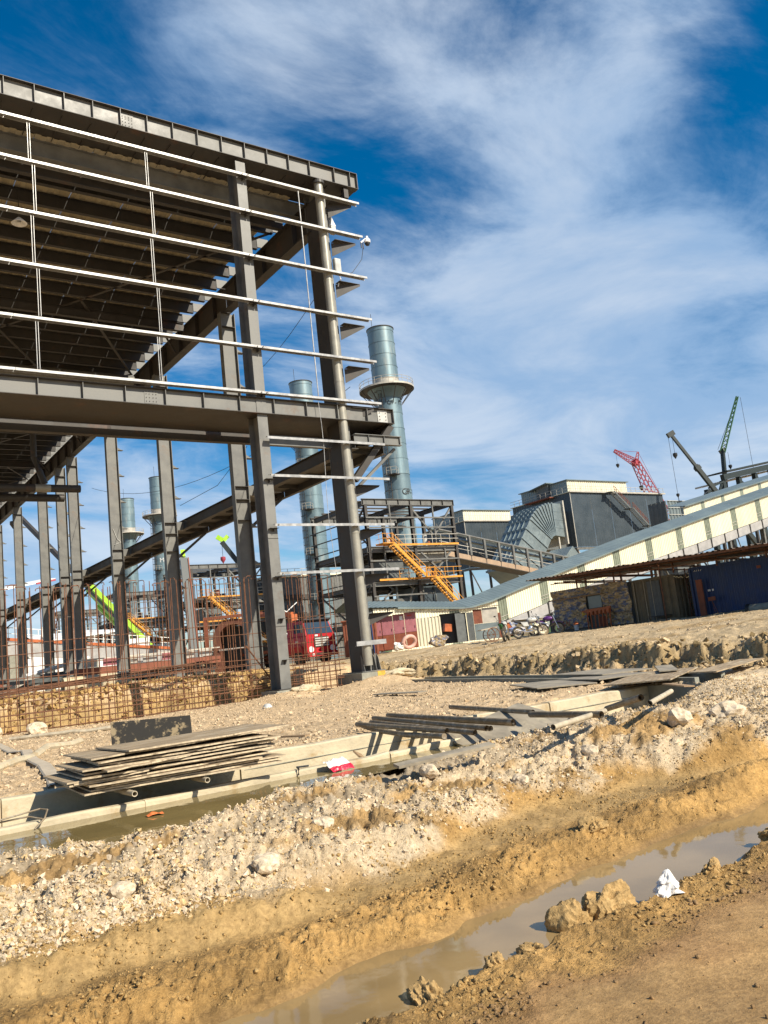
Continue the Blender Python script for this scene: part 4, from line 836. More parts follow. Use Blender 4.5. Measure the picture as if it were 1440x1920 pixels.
# ------------------------------------------------------------------ process towers (steel frames with orange stairs)
def tower(x0, y0, label, detail=True):
    """about 13 m wide, 9 m deep, 18 m high"""
    t = Thing('process_tower', label, 'steel tower', (x0, y0, 1.7), 0, 'open steel process towers with orange stairs')
    W, D, H = 13.0, 12.0, 19.3; fl = [5.6, 9.95, 14.0]
    X = [x0, x0 + 6.6, x0 + W]; Y = [y0, y0 + D * .5, y0 + D]
    for xx in X:
        for yy in Y: t.part('column', MB().ibeam((xx, yy, 1.6), (xx, yy, H - .3), 0.42, 0.36, .04, .04, (0, 1, 0)), m_steeld)
    # roof: fascia girder, ribs
    for yy in (y0, y0 + D):
        rg = t.part('roof_girder', MB().ibeam((x0 - .4, yy, H), (x0 + W + .4, yy, H), .75, .4, .05, .03), m_steel)
        for k in range(9): t.part('stiffener', MB().box(x0 - .3 + k * 1.7, x0 - .27 + k * 1.7, yy - .19, yy - .02, H - .32, H + .32), m_steeld, rg)
    for xx in (x0, x0 + 6.6, x0 + W): t.part('roof_beam', MB().ibeam((xx, y0 + .3, H - .1), (xx, y0 + D - .3, H - .1), .6, .3, .05, .04), m_steeld)
    for k in range(6): t.part('roof_purlin', MB().bar((x0 - .4, y0 + 1.4 + k * 1.9, H + .3), (x0 + W + .4, y0 + 1.4 + k * 1.9, H + .3), .16, .2), m_steeld)
    # floors
    for i, z in enumerate(fl):
        for yy in (y0, y0 + D * .5, y0 + D): t.part('floor_beam', MB().ibeam((x0 - .3, yy, z - .35), (x0 + W + .3, yy, z - .35), .7 if i == 2 else .5, .3, .05, .03), m_steel)
        for xx in X: t.part('cross_beam', MB().ibeam((xx, y0 + .2, z - .35), (xx, y0 + D - .2, z - .35), .5, .26, .05, .03), m_steeld)
        t.part('floor_plate', MB().box(x0 + (2.5 if i < 2 else 0.2), x0 + W, y0 + .25, y0 + D - .2, z, z + .06), m_plat)
        edge = t.part('floor_edge', MB().box(x0 + .6, x0 + W, y0 - .62, y0 - .55, z - .02, z + .2), m_yel if i else m_steel)
        mb = MB(); 
        for h in (.55, 1.1): mb.bar((x0 + 3.5, y0 - .58, z + .2 + h), (x0 + W, y0 - .58, z + .2 + h), .06, .06)
        k = x0 + 3.5
        while k <= x0 + W + .01: mb.box(k - .03, k + .03, y0 - .61, y0 - .55, z + .201, z + 1.3); k += 1.36
        t.part('guard_rail', mb, m_yel if i == 1 else m_rail, edge)
        for k in range(5): t.part('equipment', MB().tube((x0 + 4.5 + k * 1.9, y0 + 2.5 + (k % 3) * 2, z + .06), (x0 + 4.5 + k * 1.9, y0 + 2.5 + (k % 3) * 2, z + 1.2 + .5 * (k % 2)), .3 + .1 * (k % 3), 10), (m_greyp, m_rustp, m_plat)[k % 3])
    # bracing
    for (xa, xb, za, zb) in ((x0 + 6.6, x0 + 9.8, H - .5, 15.2), (x0 + W, x0 + 9.8, H - .5, 15.2), (x0 + 6.6, x0 + 9.8, 14, 11.2), (x0 + W, x0 + 9.8, 14, 11.2)):
        t.part('brace', MB().bar((xa, y0 + .1, za), (xb, y0 + .1, zb), .2, .2), m_steel)
    for (ya, yb, za, zb) in ((0, 6, 1.7, 5.3), (6, 12, 5.3, 1.7), (0, 6, 9.6, 5.8), (6, 12, 5.8, 9.6), (0, 6, 10, 13.6), (0, 6, 14.2, 18.8), (6, 0, 14.2, 18.8)):
        t.part('brace', MB().bar((x0, y0 + ya, za), (x0, y0 + yb, zb), .18, .18), m_steeld)
    # wall girts
    for z in (16.2, 17.4, 12.3, 8.2, 6.9, 3.6):
        t.part('girt', MB().bar((x0 - .2, y0 - .3, z), (x0 + (W if z > 12 else 8.5), y0 - .3, z), .12, .16), m_rail if z < 8 else m_steel)
    for z in np.arange(3, 18.5, 1.45): t.part('side_girt', MB().bar((x0 - .25, y0, float(z)), (x0 - .25, y0 + D + .5, float(z)), .1, .13), m_steeld)
    for xx, za, zb in ((x0 + 3.3, 14.0, 18.9), (x0 + 9.8, 14.0, 18.9), (x0 + 3.8, 1.7, 7.0), (x0 + 5.9, 1.7, 7.0), (x0 + 11, 9.9, 13.6), (x0 + 2, 10, 13.9)):
        t.part('post', MB().bar((xx, y0 - .2, za), (xx, y0 - .2, zb), .16, .16), m_steel)
    for k, (xa, xb, za, zb, c_) in enumerate(((x0 + 1.0, x0 + 5.8, 2.0, 5.0, m_plat), (x0 + 7.4, x0 + 12.6, 6.0, 9.2, m_blueg), (x0 + 7, x0 + 12.5, 12.2, 13.6, m_rail), (x0 + 2.0, x0 + 5.5, 10.2, 12.4, m_plat), (x0 + 1.5, x0 + 6.3, 7.0, 7.9, m_steel))):
        t.part('vessel', MB().box(xa, xb, y0 + 1.2, y0 + 5.4, za, zb), c_)
    for k in range(6):
        t.part('pipework', MB().path([(x0 + 2 + k * 1.9, y0 + .8 + .5 * (k % 3), 2 + 2 * (k % 3)), (x0 + 2 + k * 1.9, y0 + .8, 8 + 2 * (k % 2)), (x0 + 3.6 + k * 1.5, y0 + 1.1, 9 + 2 * (k % 2)), (x0 + 3.6 + k * 1.5, y0 + 4, 11 + 2 * (k % 2))], .13, 6), (m_steel, m_plat, m_rail)[k % 3])
    # stairs
    for (xa, za, xb, zb) in ((x0 + 2.0, 14.15, x0 + 6.4, 10.1), (x0 + 7.6, 10.1, x0 + 11.6, 5.9), (x0 + 12.3, 5.9, x0 + 15.6, 2.2)):
        st = t.part('stair', MB().bar((xa, y0 - 2.0, za), (xb, y0 - 2.0, zb), .07, .32).bar((xa, y0 - .9, za), (xb, y0 - .9, zb), .07, .32), m_yel)
        n = 15; mb = MB()
        for k in range(n):
            f = (k + .5) / n; mb.box(xa + (xb - xa) * f - .14, xa + (xb - xa) * f + .14, y0 - 1.95, y0 - .95, za + (zb - za) * f - .02, za + (zb - za) * f + .03)
        t.part('treads', mb, m_steeld, st)
        mb = MB()
        for yy in (y0 - 2.0, y0 - .9):
            for h in (.6, 1.15): mb.bar((xa, yy, za + h), (xb, yy, zb + h), .05, .05)
            for k in range(6):
                f = k / 5; mb.bar((xa + (xb - xa) * f, yy, za + (zb - za) * f), (xa + (xb - xa) * f, yy, za + (zb - za) * f + 1.15), .05, .05)
        t.part('stair_rail', mb, m_yel, st)
    for xa, xb, z in ((x0 + .6, x0 + 2.1, 14.05), (x0 + 6.3, x0 + 7.7, 9.98), (x0 + 11.5, x0 + 12.4, 5.8)):
        p = t.part('landing', MB().box(xa, xb, y0 - 2.1, y0 - .64, z, z + .09), m_yel); mb = MB()
        for h in (.6, 1.15): mb.path([(xa, y0 - .7, z + h), (xa, y0 - 2.08, z + h), (xb, y0 - 2.08, z + h)], .03, 4)
        for a_, b_ in ((xa, y0 - 2.08), ((xa + xb) / 2, y0 - 2.08), (xb, y0 - 2.08), (xa, y0 - 1.3)): mb.tube((a_, b_, z), (a_, b_, z + 1.2), .03, 4)
        t.part('landing_rail', mb, m_yel, p)
    return t
tw = tower(54.6, 80, 'nearest open steel tower with two orange stair flights, between the corner column and the gallery')
def tower_copy(x, y, label):
    c = copy_tree(tw.o); c.location = (x, y, 1.7); c['label'] = label
tower_copy(54.6, 133, 'second open steel tower with orange stair, seen behind the red truck and the rebar')
tower_copy(54.2, 172, 'third open steel tower, between the two left columns below the far chimneys')
tower_copy(51.8, 208, 'farthest open steel tower, smallest, behind the leftmost columns')
# low blocks behind the towers
t = Thing('plant_building', 'low grey industrial block with pale roof rails behind the second chimney foot', 'building', (80, 136, 1.7))
t.part('wall', MB().corr((70, 136, 1.7), (1, 0, 0), (0, 0, 1), 24, 15.5, 0.6, 0.08, (0, -1, 0)), m_steel)
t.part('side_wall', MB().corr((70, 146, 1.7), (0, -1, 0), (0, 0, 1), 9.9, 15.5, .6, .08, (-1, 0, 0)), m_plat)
t.part('roof', MB().box(69.6, 94.4, 135.6, 148.5, 17.25, 17.6), m_cream)
mb = MB()
for h in (.6, 1.1): mb.bar((69.8, 135.8, 17.6 + h), (94, 135.8, 17.6 + h), .07, .07)
for k in range(17): mb.bar((69.8 + k * 1.48, 135.8, 17.6), (69.8 + k * 1.48, 135.8, 18.7), .07, .07)
t.part('guard_rail', mb, m_rail)
for z in (5, 9.5, 13): t.part('band', MB().box(70, 94, 135.7, 135.9, z, z + .9), m_steeld)
for k in range(6): t.part('window', MB().box(71.5 + k * 3.8, 73.8 + k * 3.8, 135.8, 135.95, 10.6, 12.6), m_plat)

# ------------------------------------------------------------------ conveyor gallery (main)
GY = 54.0
T_ = lambda x: float(np.interp(x, [34, 38.7, 45.9, 48.5, 52, 67.9, 94.25, 125], [5.35, 5.15, 4.72, 5.15, 6.05, 9.76, 15.22, 21.6]))
Bt = lambda x: float(np.interp(x, [34, 49.8, 50.0, 55.2, 67.3, 93.3, 125], [1.7, 1.7, 3.4, 4.62, 7.35, 12.46, 18.8]))
G_ = Thing('conveyor_gallery', 'long cream clad conveyor gallery with grey roof climbing to the right above the sheds', 'conveyor gallery', (50, GY, 1.8))
sx = [38.9 + 0 * 1, 44.6, 50.0] + [55.24 + 5.2 * k for k in range(14)]
prev = 38.0; first = True
for s_ in sx[1:]:
    if s_ > 124: break
    a, b = prev, s_ - .55
    G_.part('wall_panel', MB().corr((a, GY, 0), (1, 0, 0), (0, 0, 1), b - a, 1, 0.27, 0.05, (0, -1, 0), top=lambda q, a=a: (Bt(a + q), T_(a + q))), m_cream)
    st = G_.part('window_strip', MB().corr((b + .01, GY, 0), (1, 0, 0), (0, 0, 1), 1.08, 1, 0.27, 0.04, (0, -1, 0), top=lambda q, b=b: (Bt(b + q), T_(b + q))), m_strip)
    for f in (.33, .2):
        zz = Bt(b + .5) + (T_(b + .5) - Bt(b + .5)) * f; G_.part('strip_bar', MB().bar((b, GY - .07, zz - .1), (b + 1.08, GY - .07, zz + .12), .03, .04), m_rail, st)
    prev = s_ + .54
G_.part('low_wall_panel', MB().corr((36.6, GY, 0), (1, 0, 0), (0, 0, 1), 1.3, 1, 0.27, 0.05, (0, -1, 0), top=lambda q: (4.35, T_(36.6 + q))), m_cream)
G_.part('opening_shade_sheet', MB().box(35.6, 37, GY + .1, GY + .3, 1.7, 5.1), m_plat)  # dark sheet stands in for the shade under the low roof end
rs = [35.2, 38.7, 45.9, 48.5, 52, 57, 62, 67.9, 74, 80, 87, 94.25, 102, 110, 118, 125]
for a, b in zip(rs[:-1], rs[1:]):
    n = max(2, int((b - a) / .42)); vs = []; fs = []
    for i in range(n + 1):
        x = a + (b - a - .02) * i / n
        for j, (yy, dz) in enumerate(((GY - .3, 0.0), (GY + 1.7, 0.68), (GY + 3.9, 0.0))):
            vs.append((x, yy, (T_(x) if x > 34 else 5.35) + dz + .05))
            vs.append((x + (b - a) / n * .3, yy, (T_(x) if x > 34 else 5.35) + dz + .10))
    for i in range(n):
        o = 6 * i
        for k in (0, 2): fs += [(o + k, o + k + 1, o + k + 3, o + k + 2), (o + k + 1, o + k + 6, o + k + 8, o + k + 3)]
    G_.part('roof_sheet', MB().add(vs, fs), m_roofg)
    if a >= 38.7: G_.part('gutter', MB().bar((a, GY - .33, T_(a) + .0), (b, GY - .33, T_(b) + .0), .1, .14), m_roofg)
G_.part('back_wall', MB().prism([(38, GY + 3.6, 1.7)] + [(x, GY + 3.6, Bt(x)) for x in (50, 67, 93, 124)] + [(x, GY + 3.6, T_(x)) for x in (124, 94, 68, 52, 46, 38)], (0, .05, 0)), m_cream)
x = 50.3
while x < 122:
    a, b = x, x + 2.6
    gr = G_.part('girder_panel', MB().bar((a + .04, GY + .02, Bt(a) - .52), (b - .04, GY + .02, Bt(b) - .52), .03, .92), m_girder)
    G_.part('stiffener', MB().bar((b, GY - .06, Bt(b) - .04), (b, GY - .06, Bt(b) - 1.0), .1, .05), m_steeld, gr)
    G_.part('flange', MB().bar((a, GY - .03, Bt(a) - 1.01), (b, GY - .03, Bt(b) - 1.01), .3, .04), m_steeld, gr)
    x += 2.6
G_.part('floor', MB().bar((50, GY + 2.3, Bt(50) - .55), (93.3, GY + 2.3, Bt(93.3) - .55), 4.3, .08), m_steeld)
G_.part('floor', MB().bar((93.32, GY + 2.3, Bt(93.3) - .55), (124, GY + 2.3, Bt(124) - .55), 4.3, .08), m_steeld)
for x in (59, 66, 71.5, 78, 85, 92, 99, 108, 118):
    h = Bt(x) - 1.05
    for yy in (GY + .1, GY + 4.4): G_.part('trestle_leg', MB().ibeam((x - .4, yy, 1.6), (x, yy, h), .35, .3, .04, .04, (0, 1, 0)), m_steel)
    G_.part('trestle_brace', MB().bar((x - .4, GY + .1, 2.2), (x, GY + 4.4, h - .5), .14, .14).bar((x - .4, GY + 4.4, 2.2), (x, GY + .1, h - .5), .14, .14), m_steel)
for x in (56, 61, 64, 68, 74, 81, 88): G_.part('hanger', MB().bar((x, GY + 1, Bt(x) - 1), (x + 3, GY + 1, 2.2), .09, .09), m_steel)
for x in (51.2,): G_.part('low_door', MB().box(x, x + 1.9, GY - .12, GY - .04, 1.75, 3.35), m_olive)
G_.part('door_lintel', MB().box(50.8, 54.9, GY - .35, GY - .08, 3.36, 3.46), m_girder)
G_.part('door_side_panel', MB().corr((53.3, GY - .1, 1.7), (1, 0, 0), (0, 0, 1), 1.6, 1.65, .27, .05, (0, -1, 0)), m_cream)
# second gallery further back
G2 = Thing('conveyor_gallery', 'second cream conveyor gallery running behind and above the long one at the right', 'conveyor gallery', (110, 70, 1.8))
t2 = lambda x: 17.5 + (x - 103.9) * .2
for k in range(7):
    a = 103.4 + k * 5.2
    G2.part('wall_panel', MB().corr((a, 72, 0), (1, 0, 0), (0, 0, 1), 4.2, 1, .35, .06, (0, -1, 0), top=lambda q, a=a: (t2(a + q) - 2.3, t2(a + q))), m_cream)
    G2.part('window_strip', MB().prism([(a + 4.22, 72, t2(a + 4.2) - 2.3), (a + 5.18, 72, t2(a + 5.2) - 2.3), (a + 5.18, 72, t2(a + 5.2)), (a + 4.22, 72, t2(a + 4.2))], (0, .06, 0)), m_strip)
G2.part('gutter', MB().bar((103.2, 71.7, t2(103.2) + .1), (139, 71.7, t2(139) + .1), .3, .2), m_roofg)
G2.part('roof', MB().prism([(103.2, 71.85, t2(103.2) + .15), (139, 71.85, t2(139) + .15), (139, 74.5, t2(139) + .6), (103.2, 74.5, t2(103.2) + .6)], (0, 0, .06)), m_roofg)
G2.part('upper_wall', MB().prism([(113.6, 78, 18.5), (136, 78, 23.3), (136, 78, 24.3), (113.6, 78, 19.3)], (0, .1, 0)), m_cream)
for x in (105, 112, 121, 132): G2.part('trestle_leg', MB().box(x, x + .4, 72.1, 72.5, 1.6, t2(x) - 2.3), m_steeld)

# ------------------------------------------------------------------ warehouses
def warehouse(x0, y0, x1, y1, z0, z1, label, clere=True, lift=0.0):
    t = Thing('warehouse', label, 'warehouse', (x0, y0, 1.7), 0, 'blue grey clad process halls')
    n = 5; L = (x1 - x0) / n
    for k in range(n): t.part('wall_panel', MB().corr((x0 + k * L, y0, z0), (1, 0, 0), (0, 0, 1), L - .03, z1 - z0, .75, .05, (0, -1, 0)), m_blueg)
    n = 3; L = (y1 - y0) / n
    for k in range(n): t.part('wall_panel', MB().corr((x0, y0 + (k + 1) * L, z0), (0, -1, 0), (0, 0, 1), L - .03, z1 - z0, .75, .05, (-1, 0, 0)), m_blueg)
    t.part('corner_trim', MB().box(x0 - .14, x0 - .02, y0 - .14, y0 - .02, z0, z1), m_rail)
    t.part('roof', MB().box(x0 - .3, x1 + .3, y0 - .3, y1 + .3, z1, z1 + .12), m_cream)
    t.part('roof_edge', MB().box(x0 - .45, x1 + .45, y0 - .45, y0 - .31, z1 - .05, z1 + .25), m_rail)
    t.part('base_frame', MB().box(x0, x1, y0 + .1, y0 + .5, z0 - .5, z0 - .02).box(x0 + .1, x0 + .5, y0 + .51, y1, z0 - .5, z0 - .02), m_steel)
    for x in np.linspace(x0 + .3, x1 - .3, 5): t.part('column', MB().box(x - .2, x + .2, y0 + .15, y0 + .55, 1.6, z0 - .51), m_steeld)
    for y in np.linspace(y0 + 3, y1 - .3, 3): t.part('column', MB().box(x0 + .15, x0 + .55, y - .2, y + .2, 1.6, z0 - .51), m_steeld)
    for k in range(2):
        t.part('leg_brace', MB().bar((x0 + .4 + k * 7, y0 + .3, z0 - .6), (x0 + 7 + k * 7, y0 + .3, 4), .2, .2), m_rail)
    if clere:
        zc = z1 + .12
        t.part('clerestory_wall', MB().corr((x0 + 1.0, y0 + 1.2, zc), (1, 0, 0), (0, 0, 1), (x1 - x0) * .62, 2.5, .6, .08, (0, -1, 0)), m_cream)
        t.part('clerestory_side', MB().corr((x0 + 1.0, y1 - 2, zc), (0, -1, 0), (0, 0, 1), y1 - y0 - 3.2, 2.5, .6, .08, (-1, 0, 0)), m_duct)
        t.part('clerestory_roof', MB().box(x0 + .6, x0 + 1.4 + (x1 - x0) * .62, y0 + .8, y1 - 1.6, zc + 2.51, zc + 2.65), m_roofg)
    mb = MB()
    for h in (.55, 1.1):
        mb.bar((x0 - .3, y0 - .3, z1 + .12 + h), (x1 + .3, y0 - .3, z1 + .12 + h), .06, .06); mb.bar((x0 - .3, y0 - .25, z1 + .12 + h), (x0 - .3, y1 + .2, z1 + .12 + h), .06, .06)
    k = x0
    while k < x1 + .4: mb.bar((k, y0 - .3, z1 + .121), (k, y0 - .3, z1 + 1.25), .06, .06); k += 1.5
    k = y0 + 1.5
    while k < y1 + .2: mb.bar((x0 - .3, k, z1 + .121), (x0 - .3, k, z1 + 1.25), .06, .06); k += 1.5
    t.part('guard_rail', mb, m_rail)
    return t
wh = warehouse(123.0, 110, 151.5, 126.0, 17.6, 28.3, 'large blue grey clad hall with outside stair, right of the silver duct')
wh.part('penthouse', MB().box(123.4, 126.5, 115.8, 119.0, 28.45, 31.2), m_plat)
wh.part('penthouse_roof', MB().prism([(122.6, 115.4, 31.25), (127.0, 115.4, 31.25), (127.0, 120.8, 30.6), (122.6, 120.8, 30.6)], (0, 0, .15)), m_roofg)
wh.part('balcony', MB().box(121.6, 122.95, 114, 121, 28.0, 28.2), m_rustp)
for (xa, za, xb, zb) in ((133.6, 28.2, 137.7, 24.9), (138.6, 24.9, 142.6, 21.4), (143.4, 21.4, 147.4, 18.0)):
    st = wh.part('stair', MB().bar((xa, 109.0, za), (xb, 109.0, zb), .08, .35).bar((xa, 107.9, za), (xb, 107.9, zb), .08, .35), m_plat)
    mb = MB()
    for k in range(13): f = (k + .5) / 13; mb.box(xa + (xb - xa) * f - .15, xa + (xb - xa) * f + .15, 107.95, 108.95, za + (zb - za) * f - .02, za + (zb - za) * f + .03)
    wh.part('treads', mb, m_rail, st); mb = MB()
    for h in (.6, 1.15): mb.bar((xa, 107.9, za + h), (xb, 107.9, zb + h), .07, .07)
    for k in range(7): f = k / 6; mb.bar((xa + (xb - xa) * f, 107.9, za + (zb - za) * f), (xa + (xb - xa) * f, 107.9, za + (zb - za) * f + 1.15), .06, .06)
    wh.part('stair_rail', mb, m_rustp, st)
for xa, z in ((132.4, 28.1), (137.6, 24.8), (142.5, 21.3)): wh.part('landing', MB().box(xa, xa + 1.2, 107.9, 109.6, z, z + .1), m_plat)
warehouse(118.5, 136.5, 141, 150, 17.5, 27.6, 'smaller blue grey clad hall standing behind, left of the silver duct')
t = Thing('white_clad_block', 'small pale corrugated block between the blue grey hall and the gallery roof', 'building', (130, 93, 1.7))
t.part('wall', MB().corr((127.6, 92, 15), (1, 0, 0), (0, 0, 1), 6.4, 7.9, .9, .15, (0, -1, 0)), m_duct)
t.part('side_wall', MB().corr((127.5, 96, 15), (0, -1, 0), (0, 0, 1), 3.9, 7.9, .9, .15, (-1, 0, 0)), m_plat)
for k in range(7): t.part('rib', MB().box(127.6, 134.0, 91.75, 91.84, 15.3 + k * 1.25, 15.4 + k * 1.25), m_greyp)
t.part('support', MB().box(128, 133.5, 92.3, 95.8, 1.6, 14.98), m_plat)

# silver duct: elbow from the hall wall sweeping down to the left
t = Thing('silver_duct', 'big ribbed silver duct elbow leaving the blue grey hall and sweeping down left', 'duct', (108, 106, 1.7))
cx, cz, ri, ro = 111.2, 17.3, 1.6, 7.4; n = 8; y0, y1 = 104.0, 109.8
prof = []
for k in range(n + 1):
    a = R(90 + 52 * k / n); prof.append(((cx + ri * math.cos(a), cz + ri * math.sin(a)), (cx + ro * math.cos(a), cz + ro * math.sin(a))))
dx, dz = -math.sin(R(52)), 0
d_ = (math.cos(R(142 + 90)), math.sin(R(142 + 90)))
for k in range(1, 6):
    prof.append(tuple((p[0] + d_[0] * 2.1 * k, p[1] + d_[1] * 2.1 * k) for p in prof[n]))
prof.insert(0, ((cx + 2.4, cz + ri - .3), (cx + 2.4, cz + ro)))
for k in range(len(prof) - 1):
    (a, b), (c, d) = prof[k], prof[k + 1]
    o = t.part('duct_segment', MB().prism([(a[0], y0, a[1]), (b[0], y0, b[1]), (d[0], y0, d[1]), (c[0], y0, c[1])], (0, y1 - y0, 0)), m_duct)
    t.part('stiffener', MB().bar((c[0], y0 - .06, c[1]), (d[0], y0 - .06, d[1]), .14, .22, (0, 1, 0)).bar((d[0], y0 - .1, d[1]), (d[0], y1, d[1]), .3, .34), m_ductd, o)
    for q in range(1, 5):
        t.part('cross_rib', MB().bar((b[0], y0 + q * 1.15, b[1]), (d[0], y0 + q * 1.15, d[1]), .1, .3), m_ductd, o)
for f in (.25, .5, .75):
    for k in range(len(prof) - 1):
        (a, b), (c, d) = prof[k], prof[k + 1]
        p = (a[0] + (b[0] - a[0]) * f, y0 - .03, a[1] + (b[1] - a[1]) * f); q = (c[0] + (d[0] - c[0]) * f, y0 - .03, c[1] + (d[1] - c[1]) * f)
        t.part('seam', MB().bar(p, q, .05, .05), m_ductd)
t.part('wall_flange', MB().box(113.6, 113.9, 103.6, 110.2, 17.3, 25.2), m_rail)
t.part('link_duct', MB().box(113.91, 123.0, 112, 117.5, 17.5, 25), m_plat)  # link duct coloured dark so the mouth under the elbow looks shaded
t.part('support_leg', MB().box(112, 112.3, 104.2, 104.5, 1.6, 18.6), m_rail)
t = Thing('silver_duct', 'lower ribbed silver duct slanting down behind the orange stair and pipe bridge', 'duct', (98, 96, 1.7))
for k in range(6):
    a = Vector((104.5 - k * 2.1, 96, 14.2 - k * 1.75)); b = Vector((102.4 - k * 2.1 + .03, 96, 12.45 - k * 1.75 + .03))
    o = t.part('duct_segment', MB().bar(a, b, 5, 3.2), m_duct)
    t.part('stiffener', MB().bar(b + Vector((-1.2, -2.6, 1.25)), b + Vector((1.2, -2.6, -1.25)), .16, .16).bar(b + Vector((-1.15, -2.6, 1.3)), b + Vector((-1.15, 2.5, 1.3)), .3, .3), m_ductd, o)

# ------------------------------------------------------------------ pipe bridge from the nearest tower
t = Thing('pipe_bridge', 'inclined open pipe bridge with tan girder between the tower and the gallery roof', 'pipe bridge', (68, 78, 1.7))
def PB(x, dz): return (x, 84, 15.25 - (x - 68) * .185 + dz)
xa = 68.3
while xa < 90:
    xb = min(xa + 2.55, 90.5)
    gp = t.part('girder_panel', MB().bar(PB(xa + .03, -1.6), PB(xb - .03, -1.6), .08, .95), m_tan)
    t.part('girder_post', MB().bar(PB(xb, -2.05), PB(xb, -1.15), .12, .1), m_steeld, gp)
    t.part('truss_post', MB().bar(PB(xb, -1.1), PB(xb, 1.5), .32, .3), m_steel)
    t.part('rail', MB().bar(PB(xa, 0.0), PB(xb, 0.0), .07, .07).bar(PB(xa, -.5), PB(xb, -.5), .05, .05), m_rail)
    xa = xb
t.part('bottom_flange', MB().bar(PB(68.3, -2.15), PB(90, -2.15), 2.4, .1), m_steeld)
for dz, dy in ((1.5, 0), (1.2, 1.6), (.95, .7), (1.75, 1.2)):
    a, b = Vector(PB(68, dz)), Vector(PB(92, dz)); a.y += dy; b.y += dy
    t.part('pipe', MB().tube(a, b, .14 + .05 * (dy > 1), 8), m_duct if dy else m_steel, smooth=True)
t.part('tie_rod', MB().bar(PB(70, 1.4), PB(75.6, -.9), .07, .07).bar(PB(80.8, -1), PB(86, 1.3), .07, .07), m_steeld)

# ------------------------------------------------------------------ cranes
def hook(t, p, L, s=.35, mat=None):
    x, y, z = p; t.part('hoist_rope', MB().tube((x, y, z), (x, y, z - L), .04, 4), m_blk)
    t.part('hook_block', MB().rev([(.1 * s, .0), (s, -.25 * s), (s * 1.05, -1.3 * s), (.4 * s, -2.3 * s), (.05, -2.8 * s)], (x, y, z - L), 10), mat or m_blk, smooth=True)
def lattice(t, p0, p1, w0, w1, n, mat, r=.07):
    p0, p1, d, a, u = MB().frame(p0, p1)
    def c(f, i, j): w = w0 + (w1 - w0) * f; return p0 + (p1 - p0) * f + a * (i * w / 2) + u * (j * w / 2)
    for i in (-1, 1):
        for j in (-1, 1): t.part('chord', MB().tube(c(0, i, j), c(1, i, j), r * 1.5, 5), mat)
    mb = MB()
    for k in range(n):
        f, g = k / n, (k + 1) / n
        for (i, j), (m, q) in (((-1, -1), (1, -1)), ((1, -1), (1, 1)), ((1, 1), (-1, 1)), ((-1, 1), (-1, -1))):
            mb.tube(c(f, i, j), c(g, m, q), r, 4, caps=False)
    t.part('lacing', mb, mat)
t = Thing('lattice_crane', 'distant red lattice boom crane with luffing jib above the blue grey hall', 'crane', (195.5, 140, 1.7))
lattice(t, (196.5, 139.6, 20), (188.1, 143.3, 45), 4.0, 1.6, 16, m_redc, .1)
lattice(t, (188.1, 143.3, 45), (183.3, 146, 48.9), 1.6, .6, 9, m_redc, .08)
lattice(t, (188.3, 143.3, 45), (188.9, 142.6, 47.9), 1.1, .4, 4, m_redc, .07)
t.part('pendant', MB().tube((188.9, 142.6, 47.9), (183.3, 146, 48.9), .05, 4).tube((188.9, 142.6, 47.9), (195, 140, 30), .05, 4), m_redc)
t.part('boom_head', MB().tube((188.1, 142.6, 45), (188.1, 144, 45), .9, 10), m_redc)
hook(t, (183.6, 145.8, 48.4), 3.2, .45); hook(t, (188.4, 143.0, 44.2), 5.6, .55)
t.part('lower_boom', MB().bar((196.5, 139.6, 20), (200, 138, 4), 1.5, 1.2), m_redc); t.part('crawler_base', MB().box(196, 204, 134, 141, 1.6, 4.5), m_redc)
t = Thing('telescopic_crane', 'dark telescopic crane boom leaning left over the gallery roof', 'crane', (142, 83.4, 1.7))
t.part('boom', MB().bar((127.9, 88.9, 34.0), (131.6, 87.5, 28.0), .4, .5), m_dkgrn); t.part('boom_section', MB().bar((131.4, 87.6, 28.4), (147, 81.6, 2.8), .6, .75), m_dkgrn)
t.part('boom_head', MB().bar((127.1, 89.2, 34.0), (128.3, 88.7, 34.6), .5, .9), m_dkgrn); t.part('collar', MB().bar((131.5, 87.55, 28.2), (131.9, 87.4, 27.6), .8, 1.0), m_dkgrn)
hook(t, (127.9, 88.9, 33.5), 2.6, .4); hook(t, (127.2, 89.2, 33.6), 10, .28)
t.part('sling', MB().tube((127.2, 89.2, 23.0), (127.6, 89.2, 17.5), .07, 4), m_blk)
t.part('carrier', MB().box(144, 154, 79, 83, 1.9, 4), m_dkgrn)
t = Thing('telescopic_crane', 'tall green crane with steep jib, rightmost crane above the dark frame', 'crane', (152.4, 98.5, 1.7))
t.part('boom', MB().bar((152.5, 98, 4), (153.3, 95.6, 34.2), .6, .7), m_dkgrn)
lattice(t, (153.3, 95.6, 34), (155.7, 91.8, 44.6), .9, .35, 12, m_green, .08)
t.part('boom_head', MB().bar((152.9, 96, 34.0), (153.9, 95.4, 34.6), .6, .7), m_dkgrn)
hook(t, (154.4, 95.2, 33.9), 2.6, .35); hook(t, (156.2, 91.5, 44.4), 15.2, .18)
t.part('pendant', MB().tube((155.7, 91.8, 44.5), (152.4, 96, 34.5), .04, 4), m_blk)
t.part('sling', MB().tube((156.2, 91.5, 28.8), (154.8, 91.5, 26.4), .04, 4).tube((156.2, 91.5, 28.8), (158.2, 91.0, 26.6), .04, 4), m_blk)
t.part('carrier', MB().box(148, 156, 95, 99, 1.9, 4), m_plat)
t = Thing('telescopic_crane', 'crane with lime green boom tip and red hook above the second tower', 'crane', (70, 134.5, 1.7))
